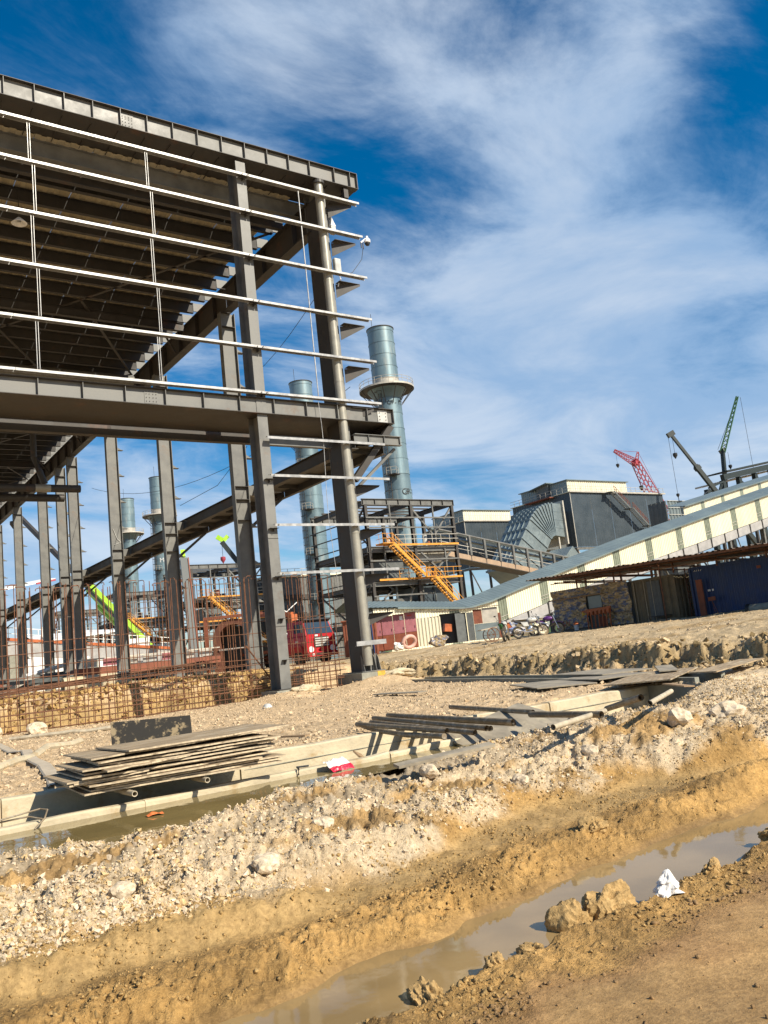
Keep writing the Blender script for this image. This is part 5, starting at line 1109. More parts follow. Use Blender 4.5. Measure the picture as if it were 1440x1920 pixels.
t.part('boom', MB().bar((62.6, 137.6, 24.2), (70, 134.5, 12), .65, .8), m_dkgrn); t.part('boom_head', MB().bar((61.9, 138, 25.2), (62.9, 137.5, 24.4), .5, .8).bar((62.9, 137.5, 24.4), (63.7, 137.3, 25.2), .5, .7), m_lime)
hook(t, (62.6, 137.6, 24.2), 2.6, .45, m_redc); t.part('carrier', MB().box(68, 75, 132, 136, 1.7, 4), m_plat)
t = Thing('telescopic_crane', 'big lime green telescopic boom lying diagonally behind the left columns and rebar', 'crane', (37.5, 109, 1.7))
def ax(f): a, b = Vector((30.9, 152, 33.0)), Vector((37.6, 104, 4.2)); return a + (b - a) * f
t.part('boom', MB().bar(ax(0), ax(.62), .5, .75), m_rustp if False else m_steeld); t.part('boom_section', MB().bar(ax(.61), ax(.98), .9, 1.15), m_lime)
t.part('boom_cylinder', MB().tube(ax(.66) + Vector((0, -.2, -1.5)), ax(.99) + Vector((0, -.6, -1.2)), .35, 10), m_lime)
t.part('boom_slot', MB().bar(ax(.6) + Vector((-.48, -.2, 0)), ax(.97) + Vector((-.48, -.2, 0)), .06, .35), m_blk)
hook(t, ax(0.01), 2, .5); t.part('carrier', MB().box(35, 41, 98, 106, 2.3, 4.2), m_greyp); t.part('cab', MB().box(35.4, 37.4, 99, 102, 4.21, 5.8), m_glassd)
for k in range(4): t.part('wheel', MB().tube((34.8, 99 + k * 1.9, 2.4), (35.6, 99 + k * 1.9, 2.4), .65, 14), m_tyre)
t = Thing('telescopic_crane', 'steep dark crane boom with lime edge standing behind the second side column', 'crane', (35.5, 86, 1.7))
t.part('boom', MB().bar((35.1, 86.2, 2.2), (36.15, 90, 14.6), .75, .8), m_plat); t.part('boom_edge', MB().bar((35.55, 86.0, 2.3), (36.6, 89.8, 14.6), .12, .8), m_rustp); t.part('boom_cap', MB().bar((36.1, 89.9, 14.62), (36.3, 90.4, 15.6), .5, .5), m_lime)
t.part('carrier', MB().box(34, 38.5, 84, 87.5, 1.8, 2.7), m_dkgrn)
# dark frame at the far right
t = Thing('dark_steel_frame', 'dark unfinished steel roof frame at the far right behind the galleries', 'steel frame', (141, 92, 1.7))
def fr(x): return 27.0 + (x - 142) * .16
for x in (139.4, 144.8, 150.3, 156, 162): t.part('column', MB().box(x - .45, x + .45, 91, 91.8, 1.6, fr(x) - (1.6 if x < 140 else .6)), m_dkgrn)
t.part('roof_girder', MB().bar((144.3, 91, fr(144.3)), (168, 91, fr(168)), .8, 1.1), m_dkgrn); t.part('roof_slab', MB().bar((146, 93, fr(146) + 1.0), (168, 93, fr(168) + 1.0), 4.5, .3), m_dkgrn)
t.part('tie_beam', MB().bar((139.4, 91, 25.2), (144.5, 91, 26.6), .3, .3), m_dkgrn)
for a, b, c, d in ((139.8, 25.0, 144.6, 22.4), (144.6, 26.6, 139.8, 20.5), (144, 26.4, 140.2, 21.2), (151, 26.8, 155.6, 23), (156, 27.8, 151, 24)): t.part('brace', MB().bar((a, 91.2, b), (c, 91.2, d), .22, .22), m_dkgrn)
for k in range(9): t.part('roof_purlin', MB().box(147 + k * 2.2, 147.3 + k * 2.2, 91.5, 99, fr(147 + k * 2.2) - .9, fr(147 + k * 2.2) - .6), m_rail)
t.part('lower_beam', MB().bar((151, 94, 24.2), (168, 94, 25.3), .5, .5), m_rail)
t.part('small_jib', MB().bar((137.6, 91, 24.0), (139.6, 91, 24.9), .16, .16), m_blk)
# left background
t = Thing('white_roofed_shed', 'large white roofed shed far behind the leftmost columns', 'shed', (28, 180, 1.7))
t.part('roof', MB().prism([(16, 150, 8.4), (48, 150, 10.6), (48, 175, 12.5), (16, 175, 11)], (0, 0, .3)), m_white)
t.part('wall', MB().corr((16, 151, 1.7), (1, 0, 0), (0, 0, 1), 32, 6.6, 1.2, .1, (0, -1, 0)), m_white)
t = Thing('loading_ramp', 'pale loading ramp with orange handrail behind the rebar at far left', 'ramp', (22, 95, 1.7))
t.part('ramp_girder', MB().bar((16, 92, 6.6), (38, 96, 3.9), .4, 1.4), m_girder); t.part('ramp_kerb', MB().bar((16, 91.8, 7.5), (38, 95.8, 4.8), .3, .3), m_orange)
mb = MB()
for k in range(23): f = k / 22; mb.bar((16 + 22 * f, 91.8 + 4 * f, 7.5 - 2.7 * f), (16 + 22 * f, 91.8 + 4 * f, 8.7 - 2.7 * f), .07, .07)
mb.bar((16, 91.8, 8.7), (38, 95.8, 6.0), .07, .07); mb.bar((16, 91.8, 8.1), (38, 95.8, 5.4), .05, .05)
t.part('guard_rail', mb, m_white)
t.part('stored_panels', MB().obox((22, 94, 7.2), 1.0, .2, 2.4, .2, .25).obox((25, 94.5, 7.0), 1.2, .2, 2.2, -.2, .3).obox((32, 95.5, 5.8), 3, 1, 1.4), m_white)
for xx, yy_, zz_ in ((18, 92, 5.6), (26, 93, 4.6), (34, 94, 3.7)): t.part('support', MB().box(xx, xx + 1, yy_, yy_ + 1, 1.6, zz_), m_concd)
t = Thing('white_roofed_shed', 'far white roof with red trim, seen high between the two leftmost columns', 'shed', (24, 200, 1.7))
t.part('roof', MB().prism([(33, 190, 22.6), (47, 190, 25), (47, 200, 26.2), (33, 200, 23.8)], (0, 0, .4)), m_white); t.part('trim', MB().bar((43, 189.8, 24.3), (47, 189.8, 25), .3, .4), m_redc)
for x in (34, 40, 46): t.part('column', MB().box(x, x + .5, 190.2, 190.7, 1.6, 22.5), m_steeld)
t = Thing('round_bush', 'small green bush far behind the rebar between the second and third side columns', 'bush', (47, 140, 1.7))
mb = MB()
for k in range(420):
    a = random.uniform(0, 6.28); b = random.uniform(0, 1.5); q = 2.6 * random.uniform(.5, 1); c = Vector((47 + q * math.cos(a) * math.cos(b), 140 + q * math.sin(a) * math.cos(b), 1.9 + q * math.sin(b) * 1.3))
    mb.obox(c, .5, .4, .02, random.uniform(0, 6), random.uniform(-1, 1), random.uniform(-1, 1))
t.part('foliage', mb, m_leaf, kind='stuff'); t.part('stem', MB().tube((47, 140, 1.5), (47, 140, 3.6), .12, 6), m_wood)
t = Thing('distant_hill', None, None, (0, 0, 0)); t.o['kind'] = 'structure'; t.o.name = 'hill'
hb_ = MB(); pts = []
for k in range(41):
    a = YAW + R(-45 + 90 * k / 40); rr = 1500; h = 6 + 9 * abs(math.sin(k * .7)) + 5 * math.sin(k * 1.9); pts += [(rr * math.sin(a), rr * math.cos(a), 0), (rr * 1.02 * math.sin(a), rr * 1.02 * math.cos(a), max(3, h)), (rr * 1.2 * math.sin(a), rr * 1.2 * math.cos(a), 0)]
hb_.add(pts, [(3 * k, 3 * k + 3, 3 * k + 4, 3 * k + 1) for k in range(40)] + [(3 * k + 1, 3 * k + 4, 3 * k + 5, 3 * k + 2) for k in range(40)])
o = t.part('ridge', hb_, m_leaf, smooth=True); o['kind'] = 'structure'
# ------------------------------------------------------------------ row of containers and sheds on the upper ground
CX = 38.7
def corr_box(t, name, x0, x1, y0, y1, z0, z1, mat, pitch=.28, amp=.035):
    t.part(name, MB().corr((x0, y1, z0), (0, -1, 0), (0, 0, 1), y1 - y0, z1 - z0, pitch, amp, (-1, 0, 0)), mat)
    t.part('end_wall', MB().corr((x0, y0, z0), (1, 0, 0), (0, 0, 1), x1 - x0, z1 - z0, pitch, amp, (0, -1, 0)), mat)
    t.part('end_wall', MB().corr((x1, y1, z0), (-1, 0, 0), (0, 0, 1), x1 - x0, z1 - z0, pitch, amp, (0, 1, 0)), mat)
    t.part('back_wall', MB().corr((x1, y0, z0), (0, 1, 0), (0, 0, 1), y1 - y0, z1 - z0, pitch, amp, (1, 0, 0)), mat)
    t.part('roof', MB().box(x0, x1, y0, y1, z1, z1 + .03), mat)
    for a, b in ((x0, y0), (x0, y1), (x1, y0), (x1, y1)): t.part('corner_post', MB().box(a - .06, a + .06, b - .06, b + .06, z0 - .08, z1 + .05), mat)
    for z in (z0 - .06, z1): t.part('side_rail', MB().box(x0 - .05, x0 + .05, y0 + .07, y1 - .07, z - .05, z + .07), mat)
t = Thing('shipping_container', 'dark blue corrugated shipping container under the canopy at the right edge', 'container', (CX, 24.2, 1.8))
corr_box(t, 'side_wall', CX, CX + 2.4, 15.2, 27.2, 1.85, 4.42, m_blue)
for yy, zz, s in ((26.3, 3.15, .16), (26.05, 3.15, .1)): t.part('marking', MB().box(CX - .052, CX - .046, yy - s, yy, zz, zz + .1), m_markw)
for k in range(4): t.part('marking', MB().prism([(CX - .05, 26.95 - k * .13, 4.25), (CX - .05, 26.92 - k * .13, 4.25), (CX - .05, 26.86 - k * .13, 4.33), (CX - .05, 26.89 - k * .13, 4.33)], (.004, 0, 0)), m_markw)
t.part('red_mark', MB().obox((CX - .05, 23.3, 4.0), .008, .22, .14), m_rustp)
t = Thing('shipping_container', 'olive brown corrugated container with closed door bars, left of the blue one', 'container', (CX, 29.5, 1.85))
corr_box(t, 'side_wall', CX, CX + 2.4, 28.25, 31.0, 1.9, 4.25, m_olive, .33, .045)
for yy in (30.9, 30.2, 29.7, 29.0, 28.6): t.part('lock_bar', MB().tube((CX - .09, yy, 1.95), (CX - .09, yy, 4.2), .022, 6), m_scafl if yy > 29.5 else m_olive)
t.part('grey_sheet', MB().corr((CX - .1, 30.0, 1.92), (0, -1, 0), (0, 0, 1), .85, 2.2, .28, .03, (-1, 0, 0)), m_plat)
t.part('low_step', MB().box(CX - .7, CX - .15, 28.6, 29.7, 2.18, 2.22).box(CX - .7, CX - .66, 28.6, 28.64, 1.8, 2.18).box(CX - .7, CX - .66, 29.66, 29.7, 1.8, 2.18), m_blk)
t = Thing('tarp_covered_cabin', 'site cabin wrapped in crumpled metallic tarpaulin beside the motorcycles', 'cabin', (CX, 34, 1.95))
def tarp(y0, y1, z0, z1, seed, x=CX):
    ny, nz = 60, 34; vs = []
    yy, zz = np.meshgrid(np.linspace(y1, y0, ny), np.linspace(z0, z1, nz)); d = fbm(yy * 1.0 + 9 * seed, zz * 1.6, 1.3, 5, 400 + seed, .6) * .18; d = d + np.abs(vnoise(yy * 3.2 + zz * 2.5, zz * 2.2 - yy, 401 + seed)) * .12
    vs = np.stack([x - .12 - d, yy, zz], -1).reshape(-1, 3).tolist()
    return MB().add(vs, [(j * ny + i, j * ny + i + 1, (j + 1) * ny + i + 1, (j + 1) * ny + i) for j in range(nz - 1) for i in range(ny - 1)])
t.part('body', MB().box(CX, CX + 2.3, 31.15, 37.1, 1.95, 4.3), m_plat)
t.part('lower_tarp', tarp(34.4, 37.15, 2.05, 3.85, 1), m_tarp); t.part('upper_tarp', tarp(31.2, 37.15, 3.87, 4.42, 2), m_tarp); t.part('side_tarp', tarp(31.2, 33.2, 2.0, 3.86, 3), m_tarp)
t.part('batten', MB().box(CX - .35, CX - .28, 33.0, 37.3, 3.83, 3.9), m_wood)
t.part('window_pane', MB().box(CX - .12, CX - .08, 33.3, 34.3, 3.1, 3.8), m_duct)
t.part('floor_beam', MB().box(CX - .3, CX + .1, 31.2, 37.2, 1.78, 1.93), m_blk)
t.part('spray_mark', MB().path([(CX - .3, 36.5, 2.3), (CX - .32, 36.3, 2.55), (CX - .3, 36.25, 2.25), (CX - .32, 36.0, 2.5), (CX - .3, 35.9, 2.3), (CX - .3, 35.75, 2.6)], .018, 4), m_markr)
t = Thing('formwork_rack', 'rack of orange painted steel formwork standing against the tarpaulin cabin', 'rack', (37.9, 33.2, 1.95))
for k in range(7): t.part('post', MB().bar((38.0, 32.35 + .28 * k, 1.95), (38.05, 32.35 + .28 * k + random.uniform(-.04, .04), 3.0), .05, .05), m_orange)
t.part('top_rail', MB().bar((37.98, 32.2, 3.02), (37.98, 34.35, 2.93), .08, .14), m_orange)
for k in range(6): t.part('hopper', MB().prism([(37.95, 32.3 + .3 * k, 3.05), (37.95, 32.55 + .3 * k, 3.05), (37.95, 32.5 + .3 * k, 2.75), (37.95, 32.37 + .3 * k, 2.68)], (.2, 0, 0)), m_orange)
t.part('yellow_plate', MB().prism([(37.9, 34.3, 2.95), (37.9, 33.95, 2.78), (37.9, 34.3, 2.68)], (.03, 0, 0)), m_yelc)
t.part('red_panel', MB().box(38.1, 38.14, 32.7, 33.2, 2.0, 2.55), m_rustp)
t = Thing('plastic_pail', 'white pail with orange rag on top before the tarpaulin cabin', 'bucket', (37.6, 34.6, 1.93))
t.part('bucket', MB().rev([(.001, 0), (.12, 0), (.15, .3), (.16, .31), (.145, .29)], (37.6, 34.6, 1.93), 16), m_wplast, smooth=True); t.part('rag', rock_mb(.15, 5, 1, .3), m_orp, own=True).location = (0, 0, .38)
# canopy
t = Thing('sheet_canopy', 'long low brown sheet metal canopy on thin posts above the containers', 'canopy', (38, 28, 1.9))
y = 12.0; k = 0
while y < 35.0:
    z = lambda q: 4.95 - .03 * (35 - q) * 0 + .02 * (q - 25)
    t.part('roof_sheet', MB().corr((36.2, y, z(y)), (0, 1, 0), (1, 0, -.03), 1.9, 5.4, .3, .05, (0, 0, 1)), m_canopy); y += 1.91; k += 1
for x in (36.3, 38.2, 40.5): t.part('purlin', MB().bar((x, 12, 4.62), (x, 35, 5.06), .06, .1), m_rust)
for yy in (34.6, 33.9, 31.8, 31.3, 29.2, 27.8, 25.2, 22.5, 19): 
    t.part('post', MB().bar((38.15, yy, 4.35 if yy < 37 else 2), (38.15, yy, 4.9), .07, .07), m_rust)
    t.part('rafter', MB().bar((36.3, yy, 4.75), (41.4, yy, 4.6), .05, .07), m_rust)
t.part('post', MB().bar((36.6, 27.55, 1.8), (36.7, 27.6, 4.9), .05, .05), m_rust)
t.part('long_tie', MB().bar((36.9, 20, 4.45), (36.9, 35.5, 4.75), .04, .04), m_rust)
t = Thing('steel_prop', 'tall rusty red steel plate prop leaning at the corner of the blue container', 'steel prop', (38.3, 26.5, 1.8))
t.part('plate', MB().box(38.3, 38.36, 26.35, 26.7, 1.8, 3.8), m_rustp); t.part('foot', MB().box(38.2, 38.45, 26.3, 26.75, 1.78, 1.83), m_rustp)
t = Thing('sign_stand', 'small faded red board on a thin leaning stand before the blue container', 'sign', (38.2, 25.8, 1.8))
t.part('board', MB().obox((38.2, 25.85, 2.75), .03, .42, .2, 0, -.05), m_rustp); t.part('stand_leg', MB().bar((38.2, 25.85, 2.65), (38.2, 25.55, 1.8), .02, .02).bar((38.2, 25.85, 2.65), (38.4, 25.9, 1.8), .02, .02), m_rustp)
t = Thing('scaffold_tower', 'narrow rusty scaffold tower standing in the gap left of the blue container', 'scaffold', (41, 28, 1.8))
for a in (39.6, 41.2):
    for b in (27.45, 28.15): t.part('standard', MB().tube((a, b, 1.8), (a, b, 4.6), .03, 6), m_rust)
for k in range(8): t.part('ledger', MB().tube((39.6, 27.4, 2 + k * .33), (39.6, 28.2, 2 + k * .33), .02, 5), m_rust)
t.part('orange_frame', MB().bar((41, 27.5, 4.0), (41, 28.1, 4.0), .06, .08).bar((41, 27.5, 4.25), (41, 28.1, 4.25), .06, .05), m_orange)
t.part('cement_sack', MB().box(41, 41.8, 27.5, 28.1, 1.85, 2.5), m_greyp)
t = Thing('steel_pipe', 'dark grey steel pipe lying on the ground before the blue container', 'pipe', (37.2, 23.3, 1.8))
t.part('tube', MB().rev([(.24, 0), (.24, 5), (.21, 5), (.21, 0), (.24, 0)], (0, 0, 0), 22, 'Y'), m_concd, smooth=True, own=True).location = (0, -5.0, .2)
t.part('end_ring', MB().rev([(.27, 0), (.27, .18), (.20, .18), (.20, 0), (.27, 0)], (0, 0, 0), 22, 'Y'), m_blk, smooth=True, own=True).location = (0, -.1, .2)
t.o.rotation_euler = (0, 0, .12)

# lockers, corrugated lean-to, metal boxes
t = Thing('metal_locker', 'row base', 'locker', (31.5, 47, 2.0)); bpy.data.objects.remove(t.o)
e = Vector((34.23 - 31.3, 45.27 - 47.4, 0)).normalized(); nrm = Vector((e.y, -e.x, 0)); az_ = math.atan2(e.y, e.x)
labs = ['leftmost rusty steel locker, all rust red, behind the corner column', 'second steel locker of the row, faded pink with broken upper door', 'third steel locker of the row, faded pink above and rust red below', 'fourth steel locker of the row, with a small white sticker', 'rightmost steel locker of the row, widest pink panel']
for k in range(5):
    p = Vector((31.0, 47.7, 0)) + e * (k * .78); z = 1.98; hh = 2.15 + .05 * k
    t = Thing('metal_locker', labs[k], 'locker', (p.x, p.y, z), az_, 'steel lockers in a row')
    t.part('carcass', MB().box(0, .76, .02, .6, 0, hh), m_brick)
    t.part('upper_door', MB().box(.02, .74, -.012, .019, hh * .45, hh - .04), m_pink if k else m_brick); t.part('lower_door', MB().box(.02, .74, -.012, .019, .05, hh * .44), m_brick)
    t.part('handle', MB().box(.64, .67, -.04, -.013, hh * .55, hh * .62), m_blk)
    if k == 3: t.part('sticker', MB().box(.45, .66, -.02, -.013, hh - .4, hh - .15), m_markw)
    if k == 4: t.part('sticker', MB().box(.2, .5, -.02, -.013, hh - .25, hh - .17), m_markr)
t = Thing('sheet_roof', 'warped rusty sheet laid over the steel lockers', 'roof sheet', (31, 47.5, 4.3), az_)
t.part('sheet', MB().corr((-.3, -.25, .05), (1, 0, 0), (0, 1, .04), 4.6, 1.2, .22, .03, (0, 0, 1)), m_canopy)
t = Thing('rusty_container', 'dark rust red container with grey door panel left of the corner column foot', 'container', (29.75, 47.6, 1.8), az_)
t.part('body', MB().corr((0, 0, 0), (1, 0, 0), (0, 0, 1), 2.2, 2.3, .3, .04, (0, -1, 0)), m_rustp); t.part('side', MB().box(-.04, -.0, .05, 2, 0, 2.3), m_rustp)
t.part('roof', MB().box(-.1, 2.3, -.2, 2, 2.32, 2.4), m_rustp); t.part('door', MB().box(.75, 1.8, -.1, -.05, .1, 2.1), m_plat); t.part('blue_pipe', MB().tube((1.9, -.12, 0), (1.85, -.12, 2.0), .05, 8), m_blue)
for k in range(9):
    p = Vector((29.75 + .09 * k, 46.9 - .1 * k, 0)); zz = 1.75
    single('timber_pole', MB().bar((p.x, p.y - .35, zz), (p.x + random.uniform(-.1, .1), p.y + .25, zz + (1.75 if k < 6 else .8) + random.uniform(-.2, .1)), .07, .07), m_wood, ('leftmost', 'second', 'third', 'fourth', 'fifth', 'rightmost')[k] + ' of the tall timber poles leaning against the rusty container' if k < 6 else ('left', 'middle', 'right')[k - 6] + ' one of the short timber offcuts by the rusty container', 'pole', 'timber poles leaning on the rusty container' if k < 6 else 'short timber offcuts by the rusty container', loc=(p.x, p.y, zz))
t = Thing('tube_ring', 'pinkish inflated tube ring lying with rubbish before the lockers', 'inner tube', (33.0, 44.9, 2.0))
mb = MB(); mb.path([(33.0 + .48 * math.cos(a), 44.9 - .2 * math.sin(a) * .5, 2.38 + .36 * math.sin(a)) for a in np.linspace(0, 2 * math.pi, 25)], .13, 10); t.part('tube', mb, m_tubep, smooth=True)
def heap(name, x, y, z, s, seed, mat, label, cat, sq=(1, .7, .6)):
    mb = rock_mb(s, seed, 3, .5, sq); o = single(name, mb, mat, label, cat); o.location = (x, y, z); return o
heap('rubbish_bag', 32.3, 45.2, 2.1, .38, 3, m_bag, 'crumpled white plastic bag at the left of the pink tube', 'bag')
heap('rubbish_heap', 34.9, 44.3, 2.25, .6, 7, m_tarp, 'heap of pale torn sacks and plastic beside the corrugated lean-to', 'rubbish')
heap('cloth_heap', 41.6, 43.9, 2.35, .6, 9, m_bluer, 'heap of grey and blue cloth before the orange box', 'cloth', (1.1, .6, .6))
t = Thing('corrugated_leanto', 'cream corrugated lean-to with a dark open doorway', 'shed', (36, 46.6, 2.0), math.atan2(44.4 - 47.55, 38.89 - 38.0) * 0)
t.o.rotation_euler = (0, 0, -.55); t.off = (0, 0, 0)
t.o.scale = (1, 1, .86)
t.part('front_panel', MB().corr((-1.0, 0, 0), (1, 0, 0), (0, 0, 1), 1.9, 2.25, .25, .04, (0, -1, 0)), m_cream)
t.part('opening', MB().box(.92, 2.4, .6, .64, 0, 2.4), m_blk); t.part('door_leaf', MB().obox((2.3, -.05, 1.15), .8, .04, 2.3, .25).obox((2.95, -.12, 1.15), .45, .04, 2.25, -.1), m_plat)  # the black sheet stands in for the shaded inside of the doorway
t.part('orange_drawer', MB().obox((1.35, .2, 1.25), .55, .4, .6, .3, 0, .15), m_orange)
t.part('brick_panel', MB().box(3.2, 3.8, -.1, -.04, 1.3, 2.45), m_rustp); t.part('grey_sheet', MB().box(3.2, 4.9, -.12, -.06, 0, 1.28), m_duct); t.part('pale_sheet', MB().box(3.82, 4.9, -.12, -.06, 1.3, 2.5), m_rail)
t.part('roof', MB().obox((2.8, .4, 2.62), 4.6, 1.4, .05, 0, .04), m_canopy); t.part('side_post', MB().box(4.92, 5.1, -.1, .1, 0, 2.0), m_rustp)
t = Thing('orange_box', 'square orange painted steel box between the lean-to and the motorcycles', 'box', (41.3, 44.6, 2.0), -.5)
t.part('body', MB().box(-.45, .5, 0, .7, .15, .95), m_orange); t.part('lid', MB().box(-.48, .53, -.04, .74, .95, 1.0), m_rustp); t.part('pallet', MB().box(-.5, .55, -.03, .72, 0, .15), m_rustp)

# ------------------------------------------------------------------ motorcycles
def wheel(t, x, r, name='wheel', tw=.055):
    w_ = t.part(name, MB().rev([(r - .1, -.02), (r - .02, -tw), (r, -.02), (r, .02), (r - .02, tw), (r - .1, .02)], (x, 0, r), 26, 'Y'), m_tyre, smooth=True)
    t.part('rim', MB().rev([(r - .13, -.02), (r - .095, -.03), (r - .095, .03), (r - .13, .02)], (x, 0, r), 26, 'Y'), m_scafl, w_)
    mb = MB()
    for k in range(10): a = k * math.pi / 5; mb.tube((x, 0, r), (x + (r - .12) * math.cos(a), 0, r + (r - .12) * math.sin(a)), .008, 4)
    t.part('spokes', mb.tube((x, -.06, r), (x, .06, r), .045, 10), m_scafl, w_)
def motorcycle(x, y, z, rz, tank, label, plast):
    t = Thing('motorcycle', label, 'motorcycle', (x, y, z), rz, 'motorcycles parked by the gallery', True)
    wheel(t, -.62, .30); wheel(t, .66, .31)
    t.part('frame', MB().path([(-.62, .05, .32), (-.2, .05, .45), (.1, .05, .35), (.35, .04, .75), (.42, 0, .85)], .022, 6).path([(-.5, 0, .72), (-.05, 0, .68), (.40, 0, .8)], .022, 6), m_blk)
    t.part('fork', MB().tube((.66, .07, .31), (.42, .07, 1.0), .025, 8).tube((.66, -.07, .31), (.42, -.07, 1.0), .025, 8), m_chrome)
    t.part('handlebar', MB().path([(.30, .36, 1.08), (.40, .2, 1.06), (.42, 0, 1.0), (.40, -.2, 1.06), (.30, -.36, 1.08)], .014, 6), m_blk)
    t.part('mirror', MB().tube((.38, .28, 1.08), (.34, .36, 1.28), .008, 4).obox((.34, .37, 1.31), .03, .1, .06), m_blk)
    t.part('tank', rock_mb(1, 2, 3, 0.0, (.27, .15, .13)), tank, smooth=True).location = (.16, 0, .86)
    t.part('seat', MB().prism([(-.02, -.12, .82), (-.35, -.12, .80), (-.72, -.1, .90), (-.72, -.1, .83), (-.35, -.12, .70), (.0, -.12, .72)], (0, .24, 0)), m_blk)
    t.part('engine', rock_mb(1, 4, 2, .15, (.17, .13, .16)), m_chrome).location = (.02, 0, .45)
    t.part('front_fender', MB().prism([(.36, -.05, .66), (.62, -.05, .68), (.92, -.05, .6), (.9, -.05, .57), (.62, -.05, .65), (.38, -.05, .62)], (0, .1, 0)), plast)
    t.part('rear_fender', MB().prism([(-.55, -.06, .80), (-.98, -.06, .86), (-.99, -.06, .80), (-.88, -.06, .60), (-.85, -.06, .76), (-.6, -.06, .7)], (0, .12, 0)), plast)
    t.part('side_cover', MB().prism([(-.1, -.14, .75), (-.45, -.14, .78), (-.3, -.14, .55), (-.05, -.14, .55)], (0, .28, 0)), tank)
    t.part('headlight', MB().tube((.48, 0, .92), (.56, 0, .9), .09, 14, .08), m_glassd); t.part('exhaust', MB().path([(.1, -.12, .3), (-.2, -.15, .25), (-.75, -.17, .42)], .04, 8), m_chrome, smooth=True)
    t.part('kick_stand', MB().tube((-.1, .08, .3), (-.05, .25, 0), .012, 5), m_blk)
    t.o.rotation_euler = (R(-7), 0, rz); t.o.scale = (1.08, 1.08, 1.08)
motorcycle(30.3, 32.7, zt1(30.3, 32.7), R(38), m_greyp, 'nearest dirt motorcycle with silver tank and green rear plate, front turned away', m_green)
motorcycle(32.5, 33.2, zt1(32.5, 33.2), R(-28), m_greyp, 'second motorcycle, silver and muddy, right of the first with its front wheel to the right', m_bluer)
motorcycle(34.9, 34.4, zt1(34.9, 34.4), R(-52), m_purple, 'dark purple motorcycle at the corner of the tarpaulin cabin', m_purple)
t = Thing('hand_cart', 'small two wheeled cart with spoked wheel left of the motorcycles', 'cart', (32.2, 35.8, 1.8), -.3)
for yy in (0, .6):
    w_ = t.part('wheel', MB().rev([(.36, -.02), (.40, -.02), (.40, .02), (.36, .02), (.36, -.02)], (0, yy, .4), 24, 'Y'), m_rust); mb = MB()
    for k in range(8): a = k * math.pi / 4; mb.tube((0, yy, .4), (.37 * math.cos(a), yy, .4 + .37 * math.sin(a)), .01, 4)
    t.part('spokes', mb, m_rust, w_)
t.part('tray', MB().obox((-.2, .3, .75), 1.0, .55, .05, 0, 0, -.1), m_scafl); t.part('axle', MB().tube((0, 0, .4), (0, .6, .4), .02, 6), m_rust)

# ------------------------------------------------------------------ red truck
t = Thing('flatbed_truck', 'bright red flatbed truck with long grille facing the camera behind the rebar', 'truck', (29.2, 49.6, 1.6), 0.10, local=True)
# local: front faces -Y, body to +Y, width X -1.25..1.25
def rbox(x0, x1, y0, y1, z0, z1, r=.12):
    pts = []
    for cx_, cz_, a0_ in ((x1 - r, z0 + r, -90), (x1 - r, z1 - r, 0), (x0 + r, z1 - r, 90), (x0 + r, z0 + r, 180)):
        for k in range(5): a = R(a0_ + k * 22.5); pts.append((cx_ + r * math.cos(a), y0, cz_ + r * math.sin(a)))
    return MB().prism(pts, (0, y1 - y0, 0))
cab = t.part('cab', rbox(-1.2, 1.2, .02, 2.3, .75, 1.98, .14), m_red, smooth=True)
t.part('cab_upper', MB().add([(-1.17, .1, 1.95), (1.17, .1, 1.95), (1.17, 2.3, 1.95), (-1.17, 2.3, 1.95), (-1.05, .5, 2.95), (1.05, .5, 2.95), (1.05, 2.3, 2.98), (-1.05, 2.3, 2.98)], [(0, 1, 5, 4), (1, 2, 6, 5), (2, 3, 7, 6), (3, 0, 4, 7), (4, 5, 6, 7)]), m_red, cab)
t.part('windscreen', MB().add([(-1.05, .09, 2.02), (1.05, .09, 2.02), (.97, .42, 2.82), (-.97, .42, 2.82)], [(0, 1, 2, 3)]), m_glassd, cab)
t.part('sun_visor', MB().obox((0, .34, 2.93), 2.2, .3, .07, 0, -.5), m_blk, cab)
for sx_ in (-1, 1):
    t.part('side_window', MB().add([(sx_ * 1.155, .5, 2.05), (sx_ * 1.155, 1.5, 2.05), (sx_ * 1.09, 1.5, 2.75), (sx_ * 1.09, .68, 2.75)], [(0, 1, 2, 3)]), m_glassd, cab)
    t.part('mirror', MB().obox((sx_ * 1.42, .2, 2.4), .2, .1, .5).tube((sx_ * 1.15, .3, 2.65), (sx_ * 1.42, .22, 2.6), .02, 5), m_blk, cab)
    t.part('headlight', MB().tube((sx_ * .88, -.02, 1.0), (sx_ * .88, .06, 1.0), .2, 16), m_wplast, cab)
    t.part('door_seam', MB().box(sx_ * 1.201 - .004, sx_ * 1.201 + .004, .42, .44, .9, 1.95).box(sx_ * 1.201 - .004, sx_ * 1.201 + .004, 1.6, 1.62, .9, 1.95), m_blk, cab)
    t.part('wheel_arch', MB().prism([(sx_ * 1.19, .45, .55), (sx_ * 1.19, .5, 1.15), (sx_ * 1.19, .75, 1.35), (sx_ * 1.19, 1.45, 1.35), (sx_ * 1.19, 1.75, 1.1), (sx_ * 1.19, 1.8, .55), (sx_ * 1.19, 1.7, .55), (sx_ * 1.19, 1.65, 1.05), (sx_ * 1.19, 1.4, 1.24), (sx_ * 1.19, .8, 1.24), (sx_ * 1.19, .62, 1.05), (sx_ * 1.19, .57, .55)], (sx_ * .09, 0, 0)), m_red, cab)
gr_ = t.part('grille', rbox(-.62, .62, -.03, .03, 1.12, 1.8, .1), m_blk, cab, True)
for k in range(4): t.part('grille_bar', MB().box(-.58, .58, -.06, -.031, 1.18 + k * .155, 1.27 + k * .155), m_greyp, cab)
